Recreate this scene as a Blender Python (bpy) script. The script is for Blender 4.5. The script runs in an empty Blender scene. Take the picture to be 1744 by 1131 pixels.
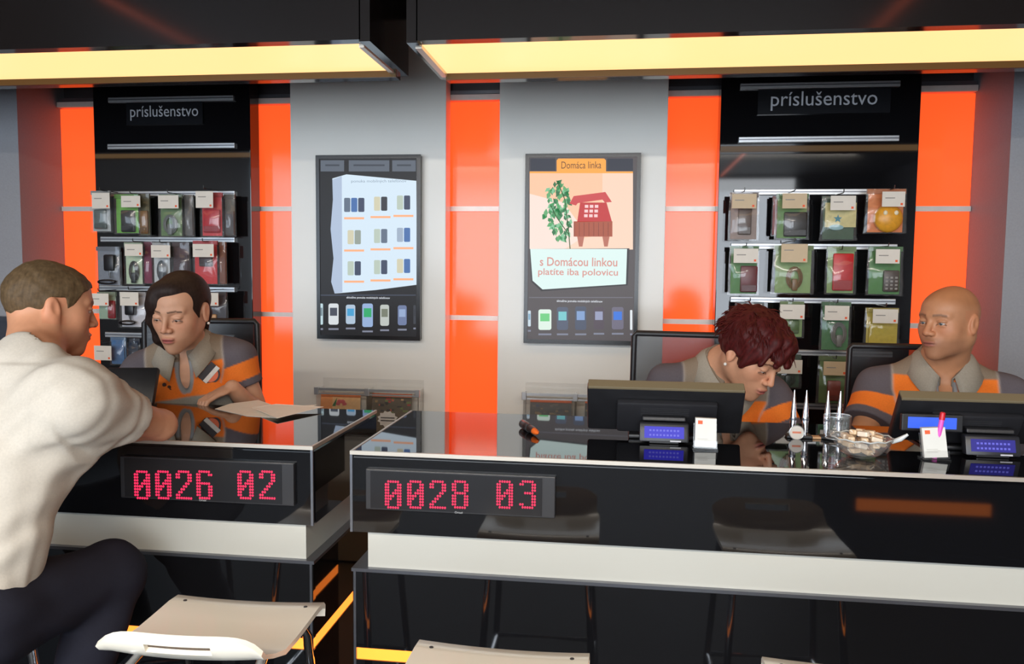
import bpy, bmesh, math, random
import numpy as np
from mathutils import Vector, Matrix

# ------------------------------------------------------------------ camera, world, light
S = bpy.context.scene
COL = S.collection
W, H, FPX = 1744, 1131, 1387.0
YAW, PITCH, ROLL = .1328, .0762, .0099
CAM = np.array([0, 0, 1.43])
_cy, _sy, _cp, _sp, _cr, _sr = (math.cos(YAW), math.sin(YAW), math.cos(PITCH), math.sin(PITCH), math.cos(ROLL), math.sin(ROLL))
FW = np.array([-_sy*_cp, _cy*_cp, -_sp]); RT = np.array([_cy, _sy, 0]); UP = np.cross(RT, FW)
RT, UP = _cr*RT + _sr*UP, -_sr*RT + _cr*UP
cd = bpy.data.cameras.new('camera'); cam = bpy.data.objects.new('camera', cd); COL.objects.link(cam)
cd.sensor_fit = 'HORIZONTAL'; cd.sensor_width = 36; cd.lens = FPX*36/W; cd.clip_start = .02
cam.matrix_world = Matrix(((RT[0], UP[0], -FW[0], CAM[0]), (RT[1], UP[1], -FW[1], CAM[1]), (RT[2], UP[2], -FW[2], CAM[2]), (0, 0, 0, 1)))
S.camera = cam

wd = bpy.data.worlds.new('world'); S.world = wd; wd.use_nodes = True
bgn = wd.node_tree.nodes['Background']; bgn.inputs[0].default_value = (.62, .78, 1, 1); bgn.inputs[1].default_value = 2.0

S.view_settings.view_transform = 'Standard'; S.view_settings.look = 'None'
S.view_settings.gamma = 1; S.view_settings.use_curve_mapping = False
S.view_settings.exposure = 0.0

def area_light(name, loc, target, sx, sy, power, color, portal=False):
    l = bpy.data.lights.new(name, 'AREA'); l.shape = 'RECTANGLE'; l.size = sx; l.size_y = sy; l.energy = power; l.color = color
    o = bpy.data.objects.new(name, l); COL.objects.link(o); o.location = loc
    o.rotation_euler = (Vector(target) - Vector(loc)).to_track_quat('-Z', 'Y').to_euler()
    return o
# daylight entering through the shop front behind the camera and its left-hand window
area_light('daylight_front', (-.3, -4.25, 1.55), (-.3, 0, 1.2), 5.2, 2.3, 225, (.90, .95, 1))
area_light('daylight_side', (-3.9, -2.6, 1.6), (-1.2, .6, 1.2), 2.8, 2.1, 75, (.72, .86, 1))
# warm light of the long ceiling fitting over the customer area (its housing is built below)
area_light('ceiling_fitting_light', (-.3, -1.5, 2.70), (-.3, -1.5, 0), 5.4, .28, 245, (1, .91, .79))

# ------------------------------------------------------------------ helpers
def lin(r, g, b):
    def c(v):
        v /= 255.0
        return v/12.92 if v <= .04045 else ((v+.055)/1.055)**2.4
    return (c(r), c(g), c(b))
def ray(x, y): return FW + RT*(x-W/2)/FPX - UP*(y-H/2)/FPX
def at(x, y, Y):
    d = ray(x, y); return CAM + d*(Y/d[1])
def atz(x, y, Z):
    d = ray(x, y); return CAM + d*((Z-CAM[2])/d[2])

MATS = {}
def mat(name, color=(.5, .5, .5), rough=.5, metal=0, spec=.5, emit=None, estr=1, coat=0, noise=0, nscale=30, bump=0, ior=1.5, alpha=1, vcol=False):
    if name in MATS: return MATS[name]
    m = bpy.data.materials.new(name); m.use_nodes = True; nt = m.node_tree; N = nt.nodes; L = nt.links
    b = N['Principled BSDF']; I = b.inputs
    I['Base Color'].default_value = (*color, 1); I['Roughness'].default_value = rough; I['Metallic'].default_value = metal
    I['Specular IOR Level'].default_value = spec; I['Coat Weight'].default_value = coat; I['Coat Roughness'].default_value = .04; I['IOR'].default_value = ior
    I['Alpha'].default_value = alpha
    if emit: I['Emission Color'].default_value = (*emit, 1); I['Emission Strength'].default_value = estr
    src = None
    if vcol:
        a = N.new('ShaderNodeAttribute'); a.attribute_name = 'Col'; src = a.outputs['Color']
        if not noise: L.new(src, I['Base Color'])
    if noise or bump:
        tc = N.new('ShaderNodeTexCoord'); nz = N.new('ShaderNodeTexNoise'); nz.inputs['Scale'].default_value = nscale; nz.inputs['Detail'].default_value = 4
        L.new(tc.outputs['Object'], nz.inputs['Vector'])
        if noise:
            mr = N.new('ShaderNodeMapRange'); mr.inputs[1].default_value = .25; mr.inputs[2].default_value = .75
            mr.inputs[3].default_value = 1-noise; mr.inputs[4].default_value = 1+noise
            L.new(nz.outputs[0], mr.inputs[0])
            mx = N.new('ShaderNodeVectorMath'); mx.operation = 'SCALE'
            if src: L.new(src, mx.inputs[0])
            else: mx.inputs[0].default_value = color
            L.new(mr.outputs[0], mx.inputs['Scale']); L.new(mx.outputs[0], I['Base Color'])
        if bump:
            bp = N.new('ShaderNodeBump'); bp.inputs['Strength'].default_value = bump; bp.inputs['Distance'].default_value = .004
            L.new(nz.outputs[0], bp.inputs['Height']); L.new(bp.outputs[0], I['Normal'])
    MATS[name] = m; return m

def film(name, color, tint=.35, rough=.08):
    """clear plastic: mostly see-through with a glossy skin"""
    if name in MATS: return MATS[name]
    m = bpy.data.materials.new(name); m.use_nodes = True; nt = m.node_tree; N = nt.nodes; L = nt.links
    for n in list(N): N.remove(n)
    out = N.new('ShaderNodeOutputMaterial'); t = N.new('ShaderNodeBsdfTransparent'); g = N.new('ShaderNodeBsdfGlossy'); d = N.new('ShaderNodeBsdfDiffuse')
    g.inputs['Roughness'].default_value = rough; d.inputs[0].default_value = (*color, 1)
    lw = N.new('ShaderNodeLayerWeight'); lw.inputs[0].default_value = .5; pw = N.new('ShaderNodeMath'); pw.operation = 'POWER'; pw.inputs[1].default_value = 4; L.new(lw.outputs['Facing'], pw.inputs[0])
    fr = N.new('ShaderNodeMath'); fr.operation = 'MULTIPLY_ADD'; fr.inputs[1].default_value = .6; fr.inputs[2].default_value = .045; L.new(pw.outputs[0], fr.inputs[0])
    m1 = N.new('ShaderNodeMixShader'); m1.inputs[0].default_value = tint; L.new(t.outputs[0], m1.inputs[1]); L.new(d.outputs[0], m1.inputs[2])
    m2 = N.new('ShaderNodeMixShader'); L.new(fr.outputs[0], m2.inputs[0]); L.new(m1.outputs[0], m2.inputs[1]); L.new(g.outputs[0], m2.inputs[2])
    L.new(m2.outputs[0], out.inputs[0]); MATS[name] = m; return m

class MB:
    def __init__(s): s.v = []; s.f = []
    def add(s, vs, fs):
        n = len(s.v); s.v += [tuple(map(float, v)) for v in vs]; s.f += [tuple(i+n for i in f) for f in fs]; return s
    def box(s, x0, x1, y0, y1, z0, z1, bev=0):
        if bev <= 0:
            return s.add([(x, y, z) for z in (z0, z1) for x, y in ((x0, y0), (x1, y0), (x1, y1), (x0, y1))],
                         [(0, 3, 2, 1), (4, 5, 6, 7), (0, 1, 5, 4), (1, 2, 6, 5), (2, 3, 7, 6), (3, 0, 4, 7)])
        bm = bmesh.new(); bmesh.ops.create_cube(bm, size=1)
        for v in bm.verts: v.co = ((x0+x1)/2 + v.co.x*(x1-x0), (y0+y1)/2 + v.co.y*(y1-y0), (z0+z1)/2 + v.co.z*(z1-z0))
        bmesh.ops.bevel(bm, geom=bm.edges[:], offset=bev, segments=2, profile=.5, affect='EDGES')
        return s.bm(bm)
    def bm(s, bm):
        bm.verts.index_update(); s.add([v.co[:] for v in bm.verts], [[v.index for v in f.verts] for f in bm.faces]); bm.free(); return s
    def obox(s, c, ax, ay, az, hx, hy, hz, bev=0):
        """box with its own axes"""
        t = MB().box(-hx, hx, -hy, hy, -hz, hz, bev); c = np.array(c, float); A = np.array([ax, ay, az], float)
        return s.add([c + np.array(v) @ A for v in t.v], t.f)
    def tube(s, pts, r, n=8, cap=True):
        pts = [np.array(p, float) for p in pts]; m = len(pts); rs = r if isinstance(r, (list, tuple)) else [r]*m
        d0 = pts[1]-pts[0]; d0 /= np.linalg.norm(d0); ref = np.array([0, 0, 1.]) if abs(d0[2]) < .9 else np.array([1., 0, 0])
        u = np.cross(ref, d0); u /= np.linalg.norm(u); vs = []; fs = []
        for i, p in enumerate(pts):
            d = pts[min(i+1, m-1)] - pts[max(i-1, 0)]; d /= np.linalg.norm(d)
            u = u - d*(u@d); u /= np.linalg.norm(u); w = np.cross(d, u)
            for k in range(n):
                a = 2*math.pi*k/n; vs.append(p + rs[i]*(u*math.cos(a) + w*math.sin(a)))
        for i in range(m-1):
            for k in range(n): fs.append((i*n+k, i*n+(k+1) % n, (i+1)*n+(k+1) % n, (i+1)*n+k))
        if cap: fs += [tuple(range(n))[::-1], tuple(range((m-1)*n, m*n))]
        return s.add(vs, fs)
    def lathe(s, prof, c=(0, 0, 0), n=24):
        vs = []; fs = []; m = len(prof)
        for r, z in prof:
            for k in range(n): a = 2*math.pi*k/n; vs.append((c[0]+r*math.cos(a), c[1]+r*math.sin(a), c[2]+z))
        for i in range(m-1):
            for k in range(n): fs.append((i*n+k, i*n+(k+1) % n, (i+1)*n+(k+1) % n, (i+1)*n+k))
        return s.add(vs, fs)
    def prism(s, pts, off):
        """flat outline with a thickness"""
        n = len(pts); p = [np.array(q, float) for q in pts]; o = np.array(off, float)
        return s.add(p + [q+o for q in p], [tuple(range(n)), tuple(range(2*n-1, n-1, -1))] + [(i, n+i, n+(i+1) % n, (i+1) % n) for i in range(n)])
    def ball(s, c, r, n=12, m=8):
        r = (r, r, r) if not isinstance(r, (tuple, list)) else r; vs = []; fs = []
        for i in range(m+1):
            t = math.pi*i/m
            for k in range(n): a = 2*math.pi*k/n; vs.append((c[0]+r[0]*math.sin(t)*math.cos(a), c[1]+r[1]*math.sin(t)*math.sin(a), c[2]+r[2]*math.cos(t)))
        for i in range(m):
            for k in range(n): fs.append((i*n+k, (i+1)*n+k, (i+1)*n+(k+1) % n, i*n+(k+1) % n))
        return s.add(vs, fs)

def mesh_of(name, mb, m, org, smooth):
    me = bpy.data.meshes.new(name)
    me.from_pydata([(v[0]-org[0], v[1]-org[1], v[2]-org[2]) for v in mb.v], [], mb.f)
    bm = bmesh.new(); bm.from_mesh(me); bmesh.ops.recalc_face_normals(bm, faces=bm.faces[:])
    bm.to_mesh(me); bm.free()
    if smooth:
        me.polygons.foreach_set('use_smooth', [True]*len(me.polygons)); me.set_sharp_from_angle(angle=math.radians(smooth if smooth > 1 else 40))
    if m: me.materials.append(m)
    return me
def tag(o, label, cat, group=None, kind=None):
    if label: o['label'] = label
    if cat: o['category'] = cat
    if group: o['group'] = group
    if kind: o['kind'] = kind
    return o
def org_of(o):
    while o.parent: o = o.parent
    return tuple(o.location)
def part(name, mb, m, parent, smooth=0, label=None):
    org = org_of(parent)
    o = bpy.data.objects.new(name, mesh_of(name, mb, m, org, smooth)); COL.objects.link(o); o.parent = parent
    if label: o['label'] = label
    return o
def thing(name, loc, label, cat, group=None, kind=None):
    o = bpy.data.objects.new(name, None); COL.objects.link(o); o.location = tuple(map(float, loc)); o.empty_display_size = .05
    return tag(o, label, cat, group, kind)
def single(name, mb, m, label, cat, group=None, kind=None, smooth=0):
    a = np.array(mb.v); loc = ((a[:, 0].min()+a[:, 0].max())/2, (a[:, 1].min()+a[:, 1].max())/2, a[:, 2].min())
    o = bpy.data.objects.new(name, mesh_of(name, mb, m, loc, smooth)); COL.objects.link(o); o.location = loc
    return tag(o, label, cat, group, kind)
def struct(name, mb, m, label=None, smooth=0):
    return single(name, mb, m, label, None, None, 'structure', smooth)
def copy_tree(o, parent=None):
    c = o.copy(); COL.objects.link(c); c.parent = parent
    for ch in list(o.children): copy_tree(ch, c)
    return c
def text_mb(body, c, w, h, normal_y=-1, depth=.0006, ax=(1, 0, 0), az=(0, 0, 1), off=0.0):
    """lettering laid on a plane: centre c, fitted to width w and height h"""
    cu = bpy.data.curves.new('lettering', 'FONT'); cu.body = body; cu.align_x = 'CENTER'; cu.align_y = 'CENTER'; cu.size = 1; cu.offset = off; cu.resolution_u = 3
    o = bpy.data.objects.new('lettering', cu); COL.objects.link(o); bpy.context.view_layer.update()
    me = bpy.data.meshes.new_from_object(o.evaluated_get(bpy.context.evaluated_depsgraph_get()))
    v = np.array([x.co[:] for x in me.vertices]); fs = [tuple(p.vertices) for p in me.polygons]
    bpy.data.objects.remove(o); bpy.data.curves.remove(cu); bpy.data.meshes.remove(me)
    lo, hi = v.min(0), v.max(0); s = (v - (lo+hi)/2); s[:, 0] *= w/max(hi[0]-lo[0], 1e-6); s[:, 1] *= h/max(hi[1]-lo[1], 1e-6)
    ax = np.array(ax, float); az = np.array(az, float); c = np.array(c, float)
    return MB().add([c + ax*p[0] + az*p[1] for p in s], fs)

# ------------------------------------------------------------------ materials
BLACK = mat('black_lacquer', (.006, .006, .007), .04, spec=.6, ior=1.55)
BLACKTOP = mat('black_glass_top', (.004, .004, .005), .025, spec=.7, ior=1.65)
MATTE = mat('matte_black_plastic', (.012, .012, .014), .42, noise=.15)
DARKG = mat('dark_grey_plastic', (.03, .03, .033), .4)
CANOPY = mat('canopy_black', (.015, .0115, .0105), .10, spec=.5)
WHITE = mat('white_lacquer', lin(243, 242, 235), .16, spec=.3, coat=0, noise=.02, nscale=3)
BANDW = mat('white_band', lin(196, 194, 184), .15, spec=.5, coat=.2)
ALU = mat('aluminium', lin(205, 208, 210), .32, metal=.75, noise=.05, nscale=60)
RAILG = mat('rail_grey', lin(216, 208, 200), .4, metal=.25, noise=.05)
EDGE = mat('edge_metal', lin(215, 205, 190), .3, metal=.6)
EDGED = mat('edge_dark_metal', lin(120, 122, 128), .3, metal=.8)
CHROME = mat('chrome', (.8, .8, .82), .06, metal=1)
ORANGE = mat('backlit_orange', lin(255, 80, 30), .12, emit=lin(255, 88, 38), estr=.98, spec=.5)
GREYW = mat('grey_wall_paint', lin(150, 152, 158), .55, noise=.05, nscale=120, bump=.15)
DARKFASC = mat('dark_grey_fascia', lin(70, 66, 68), .3)
LIGHTP = mat('luminous_panel', (.12, .1, .06), .4, emit=(1.0, .575, .245), estr=1.5)
STRIP = mat('orange_light_strip', lin(255, 140, 40), .3, emit=(1, .235, .03), estr=2.2)
PAPER = mat('white_paper', lin(250, 245, 234), .6, noise=.03)
FLOOR = mat('floor_tile', lin(20, 19, 20), .6, spec=.12, noise=.12, nscale=4)
CEIL = mat('ceiling_dark', (.018, .016, .016), .6)
ROOMW = mat('room_wall_dark', lin(58, 54, 56), .5, noise=.1, nscale=5)
SEATP = mat('cream_seat', lin(252, 245, 228), .25, spec=.5, coat=.2)
CLEAR = film('clear_acrylic', (.8, .85, .85), .02)
POUCH = film('clear_pouch', (.75, .78, .78), .05, .10)
MESHF = film('dark_mesh', (.02, .02, .022), .62, .3)
def emis(name, rgb, s=1.0):
    return mat(name, (.02, .02, .02), .35, spec=.2, emit=lin(*rgb), estr=s)
def flatc(rgb, rough=.5):
    return mat('paint_%02x%02x%02x' % tuple(rgb), lin(*rgb), rough, noise=.08, nscale=80)

# ------------------------------------------------------------------ the room
struct('floor', MB().box(-4, 3.4, -4.4, 4.1, -.1, 0), FLOOR)
struct('floor_bounce', MB().box(-4, 3.4, 2.42, 3.86, 0, .004), mat('floor_bounce_pale', lin(150, 140, 128), .4, noise=.1, nscale=6))  # unseen pale floor strip, added to bounce light up the wall boards
struct('ceiling', MB().box(-4, 3.4, -4.4, 4.1, 2.75, 2.85), CEIL)
wb = struct('wall_back', MB().box(-4, 3.4, 3.86, 4.0, 0, 2.75), DARKFASC)
struct('wall_left', MB().box(-4, -2.815, 3.53, 3.86, 0, 2.75), GREYW)
struct('wall_right', MB().box(1.505, 3.4, 3.48, 3.86, 0, 2.75), GREYW)
struct('trim_1', MB().box(-4, -2.83, 3.50, 3.53, .95, 1.165).box(-4, -2.83, 3.485, 3.53, 1.165, 1.185), flatc((62, 66, 76), .4))
struct('wall_side_left', MB().box(-4.1, -4.0, -1.1, 4.1, 0, 2.75).box(-4.1, -4.0, -4.4, -4.1, 0, 2.75).box(-4.1, -4.0, -4.1, -1.1, 0, .45).box(-4.1, -4.0, -4.1, -1.1, 2.65, 2.75), ROOMW)
struct('wall_side_right', MB().box(3.4, 3.5, -4.4, 4.1, 0, 2.75), ROOMW)
struct('wall_front', MB().box(-4, -3.0, -4.5, -4.4, 0, 2.75).box(2.5, 3.4, -4.5, -4.4, 0, 2.75).box(-3.0, 2.5, -4.5, -4.4, 2.62, 2.75).box(-3.0, 2.5, -4.5, -4.4, 0, .12), ROOMW)
for i, (x0, x1) in enumerate(((-3, -1.2), (-1.2, .6), (.6, 2.5))):
    wf = struct('window_%d' % (i+1), MB().box(x0, x0+.05, -4.48, -4.42, .12, 2.62).box(x1-.05, x1, -4.48, -4.42, .12, 2.62).box(x0+.05, x1-.05, -4.48, -4.42, .12, .18).box(x0+.05, x1-.05, -4.48, -4.42, 2.56, 2.62), DARKG)
    part('pane', MB().box(x0+.05, x1-.05, -4.455, -4.445, .18, 2.56), CLEAR, wf)
# orange back-lit panels between the tall boards, three stacked per strip
strips = [(-2.812, -2.50), (-1.80, -1.50), (-.85, -.51), (.14, .46), (1.19, 1.502)]
for x0, x1 in strips:
    for z0, z1 in ((.30, .670), (.692, 1.188), (1.212, 1.703), (1.727, 2.212)):
        part('light_panel', MB().box(x0, x1, 3.825, 3.86, z0, z1), ORANGE, wb)
    for z in (.681, 1.200, 1.715):
        part('panel_rail', MB().box(x0, x1, 3.812, 3.86, z-.0115, z+.0115), RAILG, wb)
    part('top_rail', MB().box(x0, x1, 3.80, 3.86, 2.216, 2.242), RAILG, wb)
    part('top_rail', MB().box(x0, x1, 3.81, 3.86, 2.246, 2.262), EDGED, wb)

# ------------------------------------------------------------------ ceiling canopies with luminous undersides
def canopy(x0, x1, y0, y1, label, xl0, xl1, end):
    t = thing('light_canopy', ((x0+x1)/2, (y0+y1)/2, 2.105), label, 'light canopy')
    part('fascia', MB().box(x0, x1, y0-.05, y0-.004, 2.118, 2.75), CANOPY, t)
    part('rear_board', MB().box(x0, x1, y1+.004, y1+.05, 2.098, 2.75), CANOPY, t)
    ex = (x1-.004, x1+.03) if end == 'r' else (x0-.03, x0+.004)
    part('end_board', MB().box(ex[0], ex[1], y0-.05, y1+.05, 2.112, 2.75), CANOPY, t)
    part('luminous_panel', MB().box(xl0, xl1, y0, y1, 2.12, 2.135), LIGHTP, t)
    part('edge_rail', MB().box(x0, x1, y1-.008, y1+.004, 2.098, 2.125), mat('bronze_edge', lin(78, 60, 30), .4, metal=.5), t)
    part('end_rail', MB().box(xl1, xl1+.016, y0, y1, 2.108, 2.125) if end == 'r' else MB().box(xl0-.02, xl0, y0, y1, 2.108, 2.125), EDGE, t)
    return t
canopy(-3.4, -.795, 2.48, 2.83, 'black overhead canopy with yellow light underside at the left', -3.4, -.815, 'r')
canopy(-.63, 2.6, 2.51, 2.89, 'long black overhead canopy with yellow light underside reaching the right edge', -.625, 2.6, 'l')

NEON = mat('orange_neon', (.8, .2, .1), .4, emit=(1, .16, .06), estr=5)
for x, lb in ((-2.54, 'thin orange light line along the ceiling at the left'), (1.32, 'thin orange light line along the ceiling at the right')):
    t = thing('ceiling_light_line', (x, -1.5, 2.735), lb, 'light line')
    part('channel', MB().box(x-.02, x+.02, -4.2, 1.1, 2.742, 2.75), DARKG, t); part('light_tube', MB().box(x-.012, x+.012, -4.2, 1.1, 2.735, 2.742), NEON, t)
t = thing('ceiling_fitting', (-.3, -1.5, 2.705), 'long white ceiling fitting over the customer area', 'ceiling light')
part('housing', MB().box(-3.02, 2.42, -1.66, -1.34, 2.715, 2.75), EDGED, t)
t = thing('low_display_plinth', (1.9, -.95, 0), 'low black display plinth with orange kick light near the right wall', 'plinth')
part('body', MB().box(1.0, 2.6, -1.3, -.62, .02, .95, .004), BLACK, t); part('kick_light', MB().box(1.21, 1.85, -.622, -.612, .225, .285), STRIP, t); part('foot', MB().box(1.04, 2.56, -1.26, -.66, 0, .02), DARKG, t)

# ------------------------------------------------------------------ tall boards on the back wall
def board(name, x0, x1, m, label, cat):
    t = thing(name, ((x0+x1)/2, 3.78, 0), label, cat)
    part('panel', MB().box(x0, x1, 3.70, 3.797, .02, 2.56, .003), m, t)
    part('plinth', MB().box(x0+.02, x1-.02, 3.72, 3.797, 0, .02), DARKG, t)
    return t
bw1 = board('tall_white_board', -1.551, -.807, WHITE, 'tall white lacquered wall board behind the leaflet rack with two orange leaflets', 'wall board')
bw2 = board('tall_white_board', -.561, .188, WHITE, 'tall white lacquered wall board behind the screen with the red telephone house', 'wall board')
bb1 = board('accessory_board', -2.547, -1.749, BLACK, 'tall black accessory board with metal rails behind the dark haired clerk', 'display board')
bb2 = board('accessory_board', .414, 1.238, BLACK, 'tall black accessory board with metal rails between red haired clerk and bald clerk', 'display board')
RAILS_L = [(185, 398, 169), (184, 400, 249), (160, 400, 330), (172, 400, 408), (170, 400, 492), (180, 400, 572)]
RAILS_R = [(1261, 1533, 145), (1258, 1531, 237), (1250, 1531, 327), (1245, 1528, 420), (1244, 1525, 512), (1244, 1520, 601), (1244, 1518, 692)]
for b, rails in ((bb1, RAILS_L), (bb2, RAILS_R)):
    for xa, xb, y in rails:
        p = at((xa+xb)/2, y, 3.69); xl, xr = at(xa, y, 3.69)[0], at(xb, y, 3.69)[0]; z = p[2]
        r = part('slat_rail', MB().box(xl, xr, 3.684, 3.70, z-.0125, z+.0125, .002), ALU, b)
        part('rail_groove', MB().box(xl+.001, xr-.001, 3.681, 3.6845, z-.002, z+.003), EDGED, r)
SIGNT = mat('sign_lettering', lin(165, 170, 178), .4, emit=lin(165, 170, 178), estr=.12)
for b, cx, cy, w, h, pw in ((bb1, 279, 192, 130, 26, 146), (bb2, 1403, 171, 164, 30, 205)):
    p = at(cx, cy, 3.685); k = 2.66e-3
    pl = part('sign_plate', MB().box(p[0]-pw*k/2, p[0]+pw*k/2, 3.687, 3.70, p[2]-.055, p[2]+.05, .001), mat('sign_plate', (.012, .013, .016), .2), b)
    part('sign_text', text_mb('príslušenstvo', (p[0], 3.6862, p[2]), w*k, h*k, off=.0), SIGNT, pl, label='grey lettering')

# ------------------------------------------------------------------ wall screens
def quad(pts, Y, t=.0008):
    """flat graphic on the screen surface, outline given in photograph pixels on the plane at depth Y"""
    return MB().prism([at(x, y, Y) for x, y in pts], (0, t, 0))
def rect(x0, y0, x1, y1, Y, t=.0008): return quad([(x0, y0), (x1, y0), (x1, y1), (x0, y1)], Y, t)
def rrect(x0, y0, x1, y1, r, Y, t=.0008):
    pts = []
    for cx, cy, a0 in ((x1-r, y0+r, -90), (x1-r, y1-r, 0), (x0+r, y1-r, 90), (x0+r, y0+r, 180)):
        for k in range(5): a = math.radians(a0+22.5*k); pts.append((cx+r*math.cos(a), cy+r*math.sin(a)))
    return quad(pts, Y, t)
def tx(body, cx, cy, w, h, Y, off=0):
    k = at(cx+.5, cy, Y)[0]-at(cx-.5, cy, Y)[0]
    return text_mb(body, at(cx, cy, Y), w*k, h*k, off=off)
YS = 3.655
def screen(x0, y0, x1, y1, label):
    a, b = at(x0, y0, YS), at(x1, y1, YS)
    t = thing('wall_screen', ((a[0]+b[0])/2, 3.70, b[2]), label, 'screen')
    cx0, cx1, z0, z1 = a[0], b[0], b[2], a[2]; w = .017
    part('casing', MB().box(cx0+.004, cx1-.004, 3.668, 3.70, z0+.004, z1-.004), MATTE, t)
    bz = MB()
    bz.box(cx0, cx1, YS-.002, 3.672, z1-w, z1).box(cx0, cx1, YS-.002, 3.672, z0, z0+w*1.1).box(cx0, cx0+w, YS-.002, 3.672, z0+w*1.1, z1-w).box(cx1-w, cx1, YS-.002, 3.672, z0+w*1.1, z1-w)
    part('bezel', bz, mat('bezel_black', (.008, .008, .009), .25), t)
    return t, (cx0+w, cx1-w, z0+w*1.1, z1-w)
def phones(disp, Y, specs):
    for cx, y0, y1, w, body, scr in specs:
        o = part('phone_picture', rrect(cx-w/2, y0, cx+w/2, y1, min(w*.3, 3.5), Y), emis('ui_%d_%d_%d' % body, body), disp)
        hgt = y1-y0
        part('phone_display', rect(cx-w*.36, y0+hgt*.2, cx+w*.36, y0+hgt*.58, Y-.0008), emis('ui_%d_%d_%d' % scr, scr), o)
        part('phone_caption', rect(cx-w*.5, y1+6, cx+w*.5, y1+9, Y), emis('ui_150_155_175', (150, 155, 175), .7), o)

t1, (dx0, dx1, dz0, dz1) = screen(537.5, 264.5, 715.5, 580.5, 'upright wall screen showing a price page with nine phone offers')
d1 = part('display', MB().box(dx0, dx1, YS+.003, YS+.013, dz0, dz1), emis('ui_dark', (24, 24, 28)), t1)
Y1 = YS+.002
for a, b in ((546, 586), (594, 663), (668, 708)):
    q = part('tab', rect(a, 273, b, 292, Y1), emis('ui_tab', (92, 100, 112)), d1)
    part('tab_text', rect(a+8, 280, b-8, 283, Y1-.0008), emis('ui_tabtext', (60, 66, 76)), q)
page = part('page', quad([(566, 304), (590, 297), (709, 308), (710, 485), (640, 494), (570, 500), (564, 480), (568, 440), (563, 390), (567, 340)], Y1), emis('ui_page', (214, 232, 246)), d1)
part('page_shade', quad([(566, 306), (582, 300), (583, 498), (570, 500), (564, 480), (568, 440), (563, 390), (567, 340)], Y1-.0008), emis('ui_pageshade', (176, 192, 216)), page)
part('page_title', tx('ponuka mobilných telefónov', 645, 309, 94, 6, Y1-.0008), emis('ui_greytext', (140, 158, 176)), page)
random.seed(4)
for r in range(3):
    for c in range(3):
        cx, cy = 610+39*c - (6 if c == 0 else 0), (349, 403, 457)[r] - (0, 2, 4)[c] + (0, 1, 0)[r]
        n = 3 if (r == 0 and c == 0) else 2
        for k in range(n):
            colr = random.choice(((60, 70, 96), (96, 110, 130), (70, 110, 170), (50, 52, 60), (150, 160, 150), (176, 60, 80)))
            if n == 2 and k == 0: colr = random.choice(((186, 200, 186), (210, 205, 176), (160, 176, 196)))
            part('offer_phone', rrect(cx-n*6+k*12, cy-12, cx-n*6+k*12+10.5, cy+12, 2, Y1-.0008), emis('ui_%d_%d_%d' % colr, colr), page)
        part('offer_price', rect(cx-18, cy+21, cx+16, cy+24.5, Y1-.0008), emis('ui_orangetext', (255, 178, 130)), page)
part('divider', rect(546, 502, 708, 503.5, Y1), emis('ui_line', (70, 78, 96)), d1)
part('caption', tx('aktuálna ponuka mobilných telefónov', 627, 507.5, 74, 4.5, Y1, .01), emis('ui_white', (225, 230, 238)), d1)
phones(d1, Y1, [(547, 517, 553, 6, (190, 215, 222), (120, 140, 150)), (568, 517, 553, 17, (216, 222, 226), (70, 76, 90)), (597, 519, 552, 16, (176, 196, 216), (70, 160, 210)),
                (626, 517, 557, 18, (150, 176, 216), (50, 170, 110)), (655, 519, 555, 15, (190, 196, 190), (120, 126, 110)), (685, 520, 554, 15, (110, 124, 160), (150, 170, 206)), (706, 520, 552, 4, (60, 64, 72), (50, 52, 60))])

t2, (dx0, dx1, dz0, dz1) = screen(895, 262, 1085, 588.5, 'upright wall screen showing a red telephone house and a green plant')
d2 = part('display', MB().box(dx0, dx1, YS+.003, YS+.013, dz0, dz1), emis('ui_haze', (84, 78, 80)), t2)  # black display lifted to grey: reflected haze put into its glow
for a, b in ((903, 946), (1034, 1078)):
    part('tab', rect(a, 270, b, 291, Y1), emis('ui_tabdark', (44, 48, 62)), d2)
tb = part('tab', quad([(948, 292), (948, 273), (951, 270), (1029, 270), (1032, 273), (1032, 292)], Y1-.0004), emis('ui_taborange', (255, 170, 70)), d2, label='lit orange tab')
part('tab_text', tx('Domáca linka', 990, 281, 68, 12, Y1-.0014), emis('ui_browntext', (96, 62, 40)), tb)
part('orange_line', rect(902, 292, 1078, 295, Y1-.0002), emis('ui_taborange', (255, 170, 70)), d2)
pic = part('picture', rect(902, 295, 1078, 425, Y1), emis('ui_peach', (252, 214, 190)), d2)
part('picture_wall', quad([(902, 295), (1026, 295), (1026, 400), (902, 420)], Y1-.0004), emis('ui_peach2', (255, 200, 164)), pic)
part('picture_wall', quad([(902, 330), (960, 345), (1000, 400), (960, 425), (902, 425)], Y1-.0007), emis('ui_peach3', (250, 226, 214)), pic)
random.seed(8)
stem = part('plant_stem', MB().tube([at(971, 424, Y1-.002), at(968, 390, Y1-.002), at(962, 340, Y1-.002), at(950, 310, Y1-.002)], .0022, 5).tube([at(969, 400, Y1-.002), at(948, 370, Y1-.002), at(938, 350, Y1-.002)], .002, 5), emis('ui_stem', (70, 100, 70)), pic)
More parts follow.
